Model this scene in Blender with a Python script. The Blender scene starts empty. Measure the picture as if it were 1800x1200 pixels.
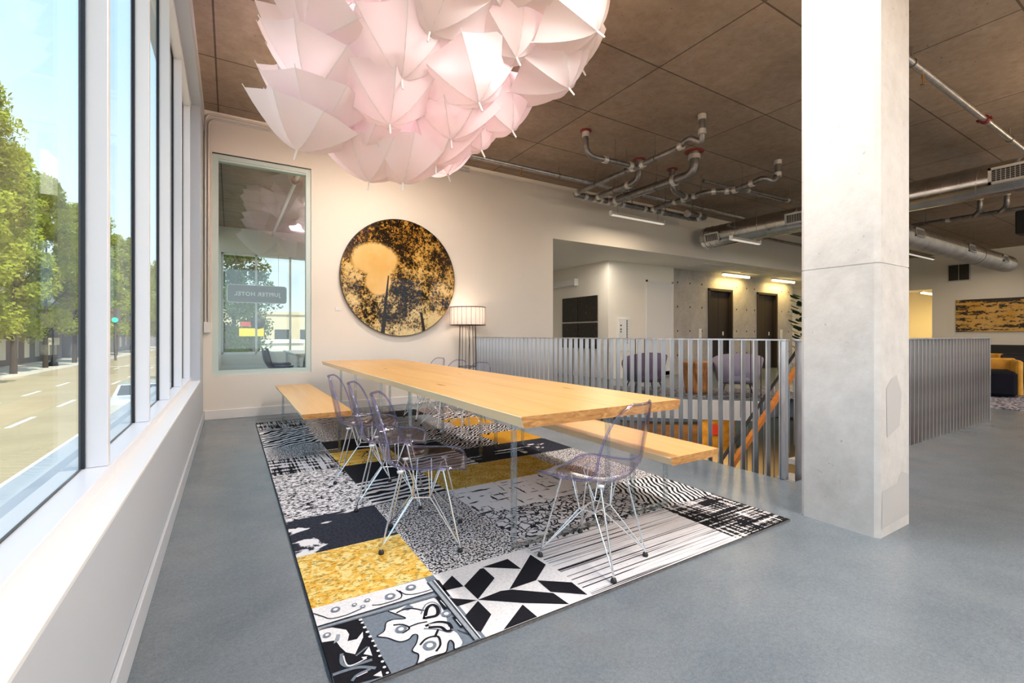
import bpy, math, random
from mathutils import Vector, Matrix, Euler, noise
random.seed(7)
PI = math.pi
scene = bpy.context.scene
col = scene.collection
R = math.radians

# ------------------------------------------------------------------ materials
def _new(name):
    m = bpy.data.materials.new(name); m.use_nodes = True
    nt = m.node_tree; nt.nodes.clear()
    out = nt.nodes.new('ShaderNodeOutputMaterial')
    return m, nt, out

def N(nt, typ, **kw):
    n = nt.nodes.new(typ)
    for k, v in kw.items():
        if k in n.inputs: n.inputs[k].default_value = v
        else: setattr(n, k, v)
    return n

def c4(c): return (c[0], c[1], c[2], 1.0)

def srgb(r, g, b):
    f = lambda v: (v/255/12.92) if v/255 <= .04045 else ((v/255+.055)/1.055)**2.4
    return (f(r), f(g), f(b))

def mat(name, color, rough=.5, metal=0.0, spec=.5, coat=0.0, emit=None, estr=0.0):
    m, nt, out = _new(name)
    b = N(nt, 'ShaderNodeBsdfPrincipled')
    b.inputs['Base Color'].default_value = c4(color)
    b.inputs['Roughness'].default_value = rough
    b.inputs['Metallic'].default_value = metal
    b.inputs['Specular IOR Level'].default_value = spec
    b.inputs['Coat Weight'].default_value = coat
    if emit:
        b.inputs['Emission Color'].default_value = c4(emit); b.inputs['Emission Strength'].default_value = estr
    nt.links.new(b.outputs[0], out.inputs[0])
    return m

def ramp(nt, fac, stops, interp='LINEAR'):
    r = nt.nodes.new('ShaderNodeValToRGB'); r.color_ramp.interpolation = interp
    e = r.color_ramp.elements
    while len(e) < len(stops): e.new(.5)
    for el, (p, c) in zip(e, stops):
        el.position = p; el.color = c4(c) if len(c) == 3 else c
    nt.links.new(fac, r.inputs[0])
    return r.outputs[0]

def coords(nt, scale=(1, 1, 1), rot=(0, 0, 0), loc=(0, 0, 0), kind='Object'):
    tc = nt.nodes.new('ShaderNodeTexCoord'); mp = nt.nodes.new('ShaderNodeMapping')
    mp.inputs['Scale'].default_value = scale; mp.inputs['Rotation'].default_value = rot; mp.inputs['Location'].default_value = loc
    nt.links.new(tc.outputs[kind], mp.inputs[0])
    return mp.outputs[0]

def noise_tex(nt, vec, scale, detail=4, rough=.55, dist=0.0):
    n = N(nt, 'ShaderNodeTexNoise', Scale=scale, Detail=detail, Roughness=rough, Distortion=dist)
    nt.links.new(vec, n.inputs['Vector'])
    return n.outputs['Fac']

def mix(nt, fac, a, b, mode='MIX'):
    n = nt.nodes.new('ShaderNodeMix'); n.data_type = 'RGBA'; n.blend_type = mode
    for sock, v in ((n.inputs[0], fac), (n.inputs[6], a), (n.inputs[7], b)):
        if hasattr(v, 'is_linked'): nt.links.new(v, sock)
        elif isinstance(v, (int, float)): sock.default_value = v
        else: sock.default_value = c4(v)
    return n.outputs[2]

def math_n(nt, op, a, b=None):
    n = nt.nodes.new('ShaderNodeMath'); n.operation = op
    for i, v in enumerate((a, b)):
        if v is None: continue
        if hasattr(v, 'is_linked'): nt.links.new(v, n.inputs[i])
        else: n.inputs[i].default_value = v
    return n.outputs[0]

def tex_mat(name, fn, rough=.5, metal=0.0, spec=.5, coat=0.0, bump=None, coat_rough=.03):
    """fn(nt) -> colour socket, or (colour, roughness socket); bump = fn(nt) -> height socket"""
    m, nt, out = _new(name)
    b = N(nt, 'ShaderNodeBsdfPrincipled')
    b.inputs['Roughness'].default_value = rough; b.inputs['Metallic'].default_value = metal
    b.inputs['Specular IOR Level'].default_value = spec; b.inputs['Coat Weight'].default_value = coat
    b.inputs['Coat Roughness'].default_value = coat_rough
    c = fn(nt)
    if isinstance(c, tuple):
        nt.links.new(c[1], b.inputs['Roughness']); c = c[0]
    nt.links.new(c, b.inputs['Base Color'])
    if bump:
        h, s, d = bump(nt)
        bn = N(nt, 'ShaderNodeBump', Strength=s, Distance=d)
        nt.links.new(h, bn.inputs['Height']); nt.links.new(bn.outputs[0], b.inputs['Normal'])
    nt.links.new(b.outputs[0], out.inputs[0])
    return m

def clear_mat(name, centre, edge, gloss=.06, rough=.02, fres=1.45, gain=1.0):
    """clear plastic / glass: light passes straight through, edges carry the tint of the long path inside"""
    m, nt, out = _new(name)
    lw = N(nt, 'ShaderNodeLayerWeight', Blend=.5)
    tr = N(nt, 'ShaderNodeBsdfTransparent')
    nt.links.new(ramp(nt, lw.outputs['Facing'], [(0.0, centre), (.5, centre), (1.0, edge)]), tr.inputs[0])
    gl = N(nt, 'ShaderNodeBsdfGlossy', Roughness=rough)
    f = math_n(nt, 'ADD', math_n(nt, 'MULTIPLY', math_n(nt, 'POWER', lw.outputs['Facing'], 5.0), .8*gain), gloss)
    mx = nt.nodes.new('ShaderNodeMixShader')
    nt.links.new(f, mx.inputs[0]); nt.links.new(tr.outputs[0], mx.inputs[1]); nt.links.new(gl.outputs[0], mx.inputs[2])
    nt.links.new(mx.outputs[0], out.inputs[0])
    return m

def emis(name, color, strength):
    m, nt, out = _new(name)
    e = N(nt, 'ShaderNodeEmission', Strength=strength); e.inputs[0].default_value = c4(color)
    nt.links.new(e.outputs[0], out.inputs[0])
    return m

def sheet_mat(name, color, trans_color, t=.45, rough=.6):
    """thin cloth / leaf: diffuse on both sides, light shines through"""
    m, nt, out = _new(name)
    d = N(nt, 'ShaderNodeBsdfDiffuse', Roughness=rough); d.inputs[0].default_value = c4(color)
    tl = N(nt, 'ShaderNodeBsdfTranslucent'); tl.inputs[0].default_value = c4(trans_color)
    mx = N(nt, 'ShaderNodeMixShader'); mx.inputs[0].default_value = t
    nt.links.new(d.outputs[0], mx.inputs[1]); nt.links.new(tl.outputs[0], mx.inputs[2]); nt.links.new(mx.outputs[0], out.inputs[0])
    return m

M = {}
def floor_fn(nt):
    v = coords(nt)
    a = noise_tex(nt, v, .5, 5, .55, .2); b = noise_tex(nt, v, 4.0, 8, .7); c = noise_tex(nt, v, 60, 4, .7)
    d = noise_tex(nt, coords(nt, (1, 1, 1), loc=(7, 3, 0)), 1.3, 6, .65, .6); g = noise_tex(nt, v, 160, 2, .6)
    base = ramp(nt, a, [(.25, (.086, .142, .192)), (.5, (.130, .192, .246)), (.75, (.178, .238, .288))])
    base = mix(nt, .55, base, ramp(nt, d, [(.25, (.044, .082, .118)), (.5, (.138, .196, .250)), (.75, (.27, .305, .330))]))
    base = mix(nt, .30, base, ramp(nt, b, [(.25, (.05, .068, .082)), (.75, (.20, .235, .26))]))
    base = mix(nt, .20, base, ramp(nt, c, [(.3, (.03, .04, .05)), (.7, (.27, .30, .33))]))
    base = mix(nt, .16, base, ramp(nt, g, [(.3, (.02, .025, .03)), (.7, (.28, .31, .34))]))
    warm = ramp(nt, noise_tex(nt, coords(nt, loc=(2, 9, 0)), .9, 5, .6), [(.58, (0, 0, 0)), (.72, (1, 1, 1))])
    return mix(nt, math_n(nt, 'MULTIPLY', warm, .35), base, (.19, .18, .165))
M['floor'] = tex_mat('polished_concrete', floor_fn, rough=.27, spec=.55, bump=lambda nt: (noise_tex(nt, coords(nt), 14, 5), .05, .01))

def ceil_fn(nt):
    v = coords(nt)
    a = noise_tex(nt, v, .8, 6, .65, .3); b = noise_tex(nt, coords(nt, (1, 1, 1)), 9, 8, .7); p = noise_tex(nt, coords(nt, (9, 22, 9)), 2.2, 3, .5)
    base = ramp(nt, a, [(.28, (.255, .190, .145)), (.5, (.36, .282, .225)), (.72, (.455, .37, .30))])
    base = mix(nt, .35, base, ramp(nt, b, [(.3, (.12, .085, .062)), (.7, (.40, .325, .26))]))
    pit = ramp(nt, p, [(.0, (1, 1, 1)), (.27, (1, 1, 1)), (.31, (0, 0, 0))])
    base = mix(nt, math_n(nt, 'MULTIPLY', pit, .6), base, (.07, .05, .04))
    br = nt.nodes.new('ShaderNodeTexBrick'); br.offset = 0.0; br.squash = 1.0
    br.inputs['Scale'].default_value = 1.0; br.inputs['Mortar Size'].default_value = .010; br.inputs['Mortar Smooth'].default_value = .25
    br.inputs['Brick Width'].default_value = 2.11; br.inputs['Row Height'].default_value = 1.19
    for k, cc in (('Color1', (.88, .88, .88)), ('Color2', (1.08, 1.06, 1.04)), ('Mortar', (.36, .34, .33))): br.inputs[k].default_value = c4(cc)
    nt.links.new(coords(nt, loc=(.13, .05, 0)), br.inputs['Vector'])
    return mix(nt, 1.0, base, br.outputs['Color'], 'MULTIPLY')
M['ceiling'] = tex_mat('board_formed_concrete', ceil_fn, rough=.85, spec=.2)

def conc_fn(lo, mid, hi, mott=(.5, .5, .5)):
    def fn(nt):
        v = coords(nt)
        a = noise_tex(nt, v, 1.6, 7, .65, .5); b = noise_tex(nt, v, 11, 6, .7); p = noise_tex(nt, v, 26, 3, .5)
        base = ramp(nt, a, [(.3, lo), (.5, mid), (.72, hi)])
        base = mix(nt, .14, base, ramp(nt, b, [(.3, (.38, .37, .36)), (.7, (.95, .94, .92))]))
        pit = ramp(nt, p, [(.0, (1, 1, 1)), (.24, (1, 1, 1)), (.28, (0, 0, 0))])
        return mix(nt, math_n(nt, 'MULTIPLY', pit, .5), base, (.25, .24, .23))
    return fn
M['column'] = tex_mat('cast_column_concrete', conc_fn((.46, .45, .43), (.575, .562, .535), (.655, .64, .61)), rough=.7,
                      bump=lambda nt: (noise_tex(nt, coords(nt), 30, 5), .12, .01))
M['concrete_patch'] = mat('grey_patching_mortar', (.475, .475, .465), .75)
M['lift_wall'] = tex_mat('raw_concrete_wall', conc_fn((.30, .28, .26), (.40, .375, .345), (.50, .47, .43)), rough=.8)
M['wall'] = tex_mat('cream_wall_paint', lambda nt: ramp(nt, noise_tex(nt, coords(nt), 1.2, 3), [(.3, (.82, .775, .695)), (.7, (.845, .80, .72))]), rough=.65, spec=.3)
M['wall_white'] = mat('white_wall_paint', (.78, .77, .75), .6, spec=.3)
M['wall_shaded'] = mat('white_wall_paint_shaded', (.50, .55, .61), .55, spec=.3)  # white paint darkened and blued to put the wall's shade into its colour
M['sill'] = mat('white_sill_paint', (.84, .85, .86), .4)
M['frame'] = mat('white_window_frame', (.80, .81, .85), .35)
M['gasket'] = mat('black_window_gasket', (.012, .016, .024), .4)
M['green_frame'] = mat('pale_green_window_frame', (.60, .72, .69), .4)
M['dark'] = mat('dark_recess', (.02, .02, .02), .8)
M['glass'] = clear_mat('window_glass', (.985, .992, .99), (.93, .96, .95), gloss=.012, gain=.45)
M['glass_room'] = clear_mat('partition_glass', (.84, .90, .865), (.72, .80, .77), gloss=.12, gain=.5)
M['acrylic'] = clear_mat('clear_acrylic', (.955, .965, .97), (.60, .72, .74), gloss=.045, gain=1.0)
M['acrylic_edge'] = None
M['shell'] = clear_mat('clear_polycarbonate', (.985, .978, .988), (.83, .80, .92), gloss=.035, gain=.9, rough=.03)
M['shell_rim'] = clear_mat('violet_polycarbonate_edge', (.72, .72, .94), (.38, .38, .78), gloss=.12, gain=1.0, rough=.05)
M['chrome'] = mat('bright_chrome_wire', (.94, .95, .96), .16, 1.0)
M['glide'] = mat('black_rubber_glide', (.015, .015, .017), .5)

def wood_fn(c1, c2, c3, seam=None):
    def fn(nt):
        v = coords(nt, (6.0, .42, 6.0))
        a = noise_tex(nt, v, 1.3, 7, .6, 1.0); b = noise_tex(nt, coords(nt, (120, 2.6, 120)), 1, 4, .6)
        k = noise_tex(nt, coords(nt, (.9, .35, 1)), 1.6, 3)
        base = ramp(nt, a, [(.28, c1), (.5, c2), (.72, c3)])
        base = mix(nt, .16, base, ramp(nt, b, [(.3, c1), (.7, c3)]))
        return mix(nt, math_n(nt, 'MULTIPLY', k, .45), base, c2)
    return fn
OAK1, OAK2, OAK3 = (.53, .275, .08), (.68, .40, .135), (.77, .50, .20)
M['oak'] = tex_mat('oiled_oak', wood_fn(OAK1, OAK2, OAK3), rough=.32, spec=.45)
M['oak_side_lit'] = tex_mat('oak_live_edge_lit', wood_fn((.76, .53, .27), (.85, .65, .39), (.90, .73, .48)), rough=.45)  # side colour lightened to carry the window light on the live edges
def endgrain(nt):
    w = N(nt, 'ShaderNodeTexNoise', Scale=3.0, Detail=6, Distortion=2.2)
    nt.links.new(coords(nt, (3.2, 1, 9)), w.inputs['Vector'])
    return ramp(nt, w.outputs['Fac'], [(.3, (.33, .145, .035)), (.5, (.50, .25, .075)), (.7, (.64, .36, .13))])
M['oak_end'] = tex_mat('oak_end_grain', endgrain, rough=.5)
M['steel'] = tex_mat('raw_steel_bar', lambda nt: ramp(nt, noise_tex(nt, coords(nt, (6, 6, 1.2)), 2.0, 5), [(.3, (.44, .44, .455)), (.7, (.70, .70, .715))]), rough=.30, metal=.92)
M['steel_dark'] = mat('blackened_steel', (.022, .023, .026), .5, .4)
def duct_fn(nt):
    return ramp(nt, noise_tex(nt, coords(nt, (1, 1, 1)), 3, 4), [(.3, (.50, .48, .455)), (.7, (.70, .68, .65))])
M['duct'] = tex_mat('galvanised_duct', duct_fn, rough=.19, metal=1.0)
M['duct_flex'] = tex_mat('flexible_foil_duct', duct_fn, rough=.34, metal=1.0)
M['pipe'] = tex_mat('galvanised_conduit', lambda nt: ramp(nt, noise_tex(nt, coords(nt), 9, 3), [(.3, (.17, .165, .165)), (.7, (.30, .29, .285))]), rough=.36, metal=.75)
M['clamp'] = mat('zinc_coupling', (.66, .63, .60), .38, .5)
M['rod'] = mat('hanger_rod', (.20, .17, .15), .5, .6)
M['red'] = mat('red_sprinkler_coupling', (.17, .014, .012), .5)
M['brass'] = mat('brass_sprinkler_head', (.42, .25, .10), .35, .8)
M['grille'] = mat('register_frame', (.66, .64, .61), .5)
M['grille_dark'] = mat('register_dark', (.035, .034, .033), .6)
M['plastic_white'] = mat('white_plastic', (.80, .80, .78), .45)
M['lamp_tube'] = mat('lamp_housing', (.62, .57, .50), .45, .3)
M['tube_off'] = emis('tube_diffuser_dim', (1.0, .88, .72), .55)
M['tube_warm'] = emis('tube_warm', (1.0, .74, .30), 7.0)
M['canopy'] = sheet_mat('pale_pink_umbrella_cloth', (.975, .935, .945), (.99, .84, .87), .36)
M['umb_white'] = mat('white_umbrella_hardware', (.88, .84, .84), .4)
M['shade'] = None
# umbrellas cloth variants are in one material
M['black'] = mat('matte_black', (.012, .012, .013), .6)
M['elevator'] = tex_mat('bronze_lift_door', lambda nt: ramp(nt, noise_tex(nt, coords(nt, (40, 40, .4)), 1), [(.3, (.020, .015, .012)), (.7, (.034, .027, .022))]), rough=.4, metal=.3)
M['bronze'] = mat('dark_bronze_trim', (.055, .042, .030), .4, .5)
M['velvet_grey'] = mat('lilac_grey_velvet', (.30, .28, .38), .85)
M['velvet_violet'] = mat('dark_violet_velvet', (.135, .105, .185), .85)
M['mustard'] = tex_mat('mustard_velvet', lambda nt: ramp(nt, noise_tex(nt, coords(nt), 6, 4), [(.3, (.42, .20, .018)), (.7, (.66, .36, .045))]), rough=.8)
M['navy'] = mat('black_navy_upholstery', (.006, .007, .014), .9, spec=.15)
M['stump'] = tex_mat('turned_wood_stump', lambda nt: ramp(nt, noise_tex(nt, coords(nt, (9, 9, 1.2)), 1.6, 7, .6, 1.5), [(.3, (.15, .055, .015)), (.5, (.36, .155, .045)), (.7, (.56, .29, .10))]), rough=.5)
M['handrail'] = tex_mat('orange_stained_wood', wood_fn((.40, .12, .018), (.56, .19, .03), (.66, .26, .05)), rough=.4)
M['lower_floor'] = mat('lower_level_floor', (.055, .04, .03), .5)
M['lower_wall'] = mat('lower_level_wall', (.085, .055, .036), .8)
M['desk_wood'] = tex_mat('walnut_desk', lambda nt: ramp(nt, noise_tex(nt, coords(nt, (1, 1, 8)), 1.2, 5), [(.3, (.11, .055, .022)), (.7, (.22, .115, .045))]), rough=.5)
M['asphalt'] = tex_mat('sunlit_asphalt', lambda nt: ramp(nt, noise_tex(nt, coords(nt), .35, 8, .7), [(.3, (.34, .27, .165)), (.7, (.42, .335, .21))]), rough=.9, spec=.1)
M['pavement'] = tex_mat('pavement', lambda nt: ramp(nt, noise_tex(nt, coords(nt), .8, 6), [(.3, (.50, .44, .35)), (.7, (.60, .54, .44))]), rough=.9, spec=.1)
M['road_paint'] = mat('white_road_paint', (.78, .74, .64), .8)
M['leaf'] = None
M['bark'] = mat('tree_bark', (.045, .035, .028), .9)
M['b_dark'] = mat('dark_brick', (.105, .080, .080), .85)
M['b_grey'] = mat('grey_render', (.20, .195, .215), .85)
M['b_cream'] = mat('cream_render', (.68, .56, .42), .85)
M['b_glass'] = mat('shop_glass', (.06, .07, .08), .15)
M['b_light'] = mat('pale_shopfront', (.66, .58, .42), .7)
M['yellow_sign'] = mat('yellow_sign_board', (.80, .55, .02), .6)
M['red_sign'] = mat('red_sign_board', (.50, .06, .04), .6)
M['sign_grey'] = mat('frosted_sign', (.17, .16, .14), .5)
M['sign_edge'] = mat('sign_light_edge', (.85, .85, .82), .5)
M['green_light'] = emis('green_signal', (.05, .9, .45), 2.0)
M['table_white'] = mat('white_table_top', (.80, .82, .82), .4)
M['chair_dark'] = mat('dark_blue_chair_plastic', (.02, .035, .05), .4)

def leaf_mat(name, c, t):
    m, nt, out = _new(name)
    oi = nt.nodes.new('ShaderNodeTexCoord')
    nz = N(nt, 'ShaderNodeTexNoise', Scale=.9, Detail=5); nt.links.new(oi.outputs['Object'], nz.inputs['Vector'])
    cc = ramp(nt, nz.outputs['Fac'], [(.3, tuple(v*.55 for v in c)), (.5, c), (.7, tuple(min(1, v*1.5) for v in c))])
    d = N(nt, 'ShaderNodeBsdfDiffuse'); tl = N(nt, 'ShaderNodeBsdfTranslucent'); tl.inputs[0].default_value = c4(t)
    nt.links.new(cc, d.inputs[0])
    mx = N(nt, 'ShaderNodeMixShader'); mx.inputs[0].default_value = .35
    nt.links.new(d.outputs[0], mx.inputs[1]); nt.links.new(tl.outputs[0], mx.inputs[2]); nt.links.new(mx.outputs[0], out.inputs[0])
    return m
M['leaf'] = leaf_mat('sunlit_leaves', (.30, .33, .045), (.42, .46, .04))
M['leaf_dark'] = leaf_mat('deep_green_leaves', (.10, .17, .045), (.16, .26, .04))
M['fig_leaf'] = mat('fiddle_leaf', (.018, .045, .014), .45)

def bw(name, fn, rough=.95):
    M[name] = tex_mat(name, fn, rough=rough, spec=.1)
BK, WH = (.008, .009, .012), (.74, .74, .76)
def speckle(scale, lo=.47, hi=.53, k=BK, w=WH, sc=(1, 1, 1), rot=0):
    return lambda nt: ramp(nt, noise_tex(nt, coords(nt, sc, (0, 0, rot)), scale, 3, .6), [(lo, k), (hi, w)])
def waves(scale, dist, lo=.45, hi=.55, rot=0, k=BK, w=WH, dsc=1.5, sc=(1, 1, 1)):
    def fn(nt):
        wv = N(nt, 'ShaderNodeTexWave', Scale=scale, Distortion=dist); wv.inputs['Detail'].default_value = 2.0; wv.inputs['Detail Scale'].default_value = dsc
        nt.links.new(coords(nt, sc, (0, 0, rot)), wv.inputs['Vector'])
        return ramp(nt, wv.outputs['Fac'], [(lo, k), (hi, w)])
    return fn
bw('rug_speckle', speckle(85, .475, .52))
bw('rug_speckle_fine', speckle(90, .46, .54))
bw('rug_leopard', speckle(44, .47, .51, sc=(1, 2.0, 1)))
bw('rug_zebra', waves(4.0, 4.5, rot=1.45))
bw('rug_zebra_far', waves(3.6, 7.0, .46, .54, rot=1.0))
bw('rug_leafstripe', waves(9, 7.0, .42, .5, rot=.5, dsc=.7))
bw('rug_leafdark', waves(8, 9.0, .62, .70, rot=.9, dsc=1.0))
bw('rug_grey_zebra', waves(6, 4.0, .45, .55, rot=1.4, k=(.05, .045, .05), w=(.36, .33, .34)))
def scribble(nt):
    v = N(nt, 'ShaderNodeTexVoronoi', Scale=24.0); v.feature = 'DISTANCE_TO_EDGE'
    n = N(nt, 'ShaderNodeTexNoise', Scale=9.0); cv = coords(nt)
    nt.links.new(cv, n.inputs['Vector'])
    mv = mix(nt, .16, cv, n.outputs['Color'])
    nt.links.new(mv, v.inputs['Vector'])
    return ramp(nt, v.outputs['Distance'], [(.07, (.02, .022, .03)), (.11, (.64, .65, .68))])
bw('rug_scribble', scribble)
def crackle(nt):
    v = N(nt, 'ShaderNodeTexVoronoi', Scale=9.0); v.feature = 'DISTANCE_TO_EDGE'
    nt.links.new(coords(nt), v.inputs['Vector'])
    return ramp(nt, v.outputs['Distance'], [(.015, (.05, .035, .01)), (.03, (.80, .53, .12))])
bw('rug_crackle', crackle)
def yellow(nt):
    a = noise_tex(nt, coords(nt, (1, 1.7, 1)), 44, 3, .6); b = noise_tex(nt, coords(nt), 8, 3, .6, 3.0)
    wv = N(nt, 'ShaderNodeTexWave', Scale=2.2, Distortion=14.0); wv.inputs['Detail'].default_value = 1.5; wv.inputs['Detail Scale'].default_value = 1.6
    nt.links.new(coords(nt), wv.inputs['Vector'])
    base = ramp(nt, b, [(.40, (.74, .43, .07)), (.48, (.78, .50, .11)), (.56, (.82, .68, .28))])
    dk = ramp(nt, a, [(.0, (1, 1, 1)), (.39, (1, 1, 1)), (.45, (0, 0, 0))])
    sw = ramp(nt, wv.outputs['Fac'], [(.0, (1, 1, 1)), (.05, (1, 1, 1)), (.13, (0, 0, 0))])
    m_ = math_n(nt, 'MAXIMUM', dk, math_n(nt, 'MULTIPLY', sw, ramp(nt, a, [(.46, (.55, .55, .55)), (.52, (0, 0, 0))])))
    return mix(nt, math_n(nt, 'MULTIPLY', m_, .78), base, (.25, .15, .02))
M['rug_yellow'] = tex_mat('rug_yellow', yellow, rough=.95, spec=.1, bump=lambda nt: (noise_tex(nt, coords(nt, (1, 1.8, 1)), 55, 3), .9, .01))
def shag(nt):
    a = noise_tex(nt, coords(nt, (1.6, 1, 1)), 60, 3); b = noise_tex(nt, coords(nt), 8, 4)
    base = ramp(nt, b, [(.35, (.52, .33, .04)), (.65, (.70, .50, .16))])
    dk = ramp(nt, a, [(.0, (1, 1, 1)), (.40, (1, 1, 1)), (.48, (0, 0, 0))])
    return mix(nt, math_n(nt, 'MULTIPLY', dk, .8), base, (.16, .10, .015))
M['rug_shag'] = tex_mat('rug_shag', shag, rough=.95, spec=.1, bump=lambda nt: (noise_tex(nt, coords(nt, (1.6, 1, 1)), 60, 3), 1.0, .015))
bw('rug_gold', speckle(40, .3, .6, (.46, .23, .02), (.56, .30, .035)))
bw('rug_black', speckle(70, .3, .8, (.008, .009, .013), (.03, .032, .04)))
bw('rug_navywhite', lambda nt: mix(nt, ramp(nt, noise_tex(nt, coords(nt, (1, 1.5, 1), loc=(.35, .2, 0)), 3.6, 5, .5, .5), [(.57, (0, 0, 0)), (.59, (1, 1, 1))]),
   ramp(nt, noise_tex(nt, coords(nt), 70, 3), [(.3, (.010, .013, .022)), (.7, (.035, .042, .06))]), (.72, .72, .74)))
def dash(nt):
    a = noise_tex(nt, coords(nt, (3.0, 16, 1)), 1.6, 4); b = noise_tex(nt, coords(nt, (16, 3.0, 1)), 1.6, 4); g = noise_tex(nt, coords(nt), 5, 2)
    s = math_n(nt, 'MAXIMUM', a, b)
    return ramp(nt, s, [(.60, (.74, .74, .76)), (.63, (.04, .042, .05))])
bw('rug_dash', dash)
def stripes(nt):
    a = noise_tex(nt, coords(nt, (.45, 46, 1)), 1.0, 2, .8)
    b = noise_tex(nt, coords(nt, (.6, 95, 1), loc=(3, 1, 0)), 1.0, 2, .8); d = noise_tex(nt, coords(nt, (30, 150, 1), loc=(1, 1, 0)), 1.0, 2, .8)
    s = ramp(nt, a, [(.385, (.012, .013, .02)), (.425, (.72, .72, .75))])
    s = mix(nt, ramp(nt, b, [(.39, (.95, .95, .95)), (.44, (0, 0, 0))]), s, (.11, .115, .14))
    return mix(nt, ramp(nt, d, [(.30, (.6, .6, .6)), (.40, (0, 0, 0))]), s, (.25, .25, .28))
bw('rug_stripe', stripes)
def plaid(k, sx, sy, cut):
    def fn(nt):
        a = noise_tex(nt, coords(nt, (sx, 2, 1)), 1.0, 3); b = noise_tex(nt, coords(nt, (2, sy, 1), loc=(5, 0, 0)), 1.0, 3); g = noise_tex(nt, coords(nt), 3.0, 2)
        s = math_n(nt, 'ADD', math_n(nt, 'MULTIPLY', a, .5), math_n(nt, 'MULTIPLY', b, .5))
        s = math_n(nt, 'ADD', s, math_n(nt, 'MULTIPLY', math_n(nt, 'SUBTRACT', g, .5), k))
        return ramp(nt, s, [(cut, BK), (cut+.03, (.60, .60, .62))])
    return fn
bw('rug_plaid', plaid(.35, 34, 60, .50))
bw('rug_plaid_far', plaid(.1, 60, 20, .49))
for nm, cc in (('rug_white', (.72, .72, .74)), ('rug_ink', (.010, .011, .016)), ('rug_grey', (.15, .19, .24)), ('rug_grey_light', (.28, .32, .36))):
    bw(nm, speckle(80, .3, .7, tuple(v*.85 for v in cc), tuple(min(1, v*1.12) for v in cc)))
bw('rug_edge', lambda nt: speckle(80, .3, .7, (.12, .12, .12), (.2, .2, .2))(nt))
bw('rug_lounge', speckle(16, .45, .55, (.030, .032, .042), (.30, .30, .34), sc=(1, 2, 1)))
bw('rug_far', speckle(9, .42, .58, (.05, .055, .08), (.34, .35, .40), sc=(1, 2.5, 1)))

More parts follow.
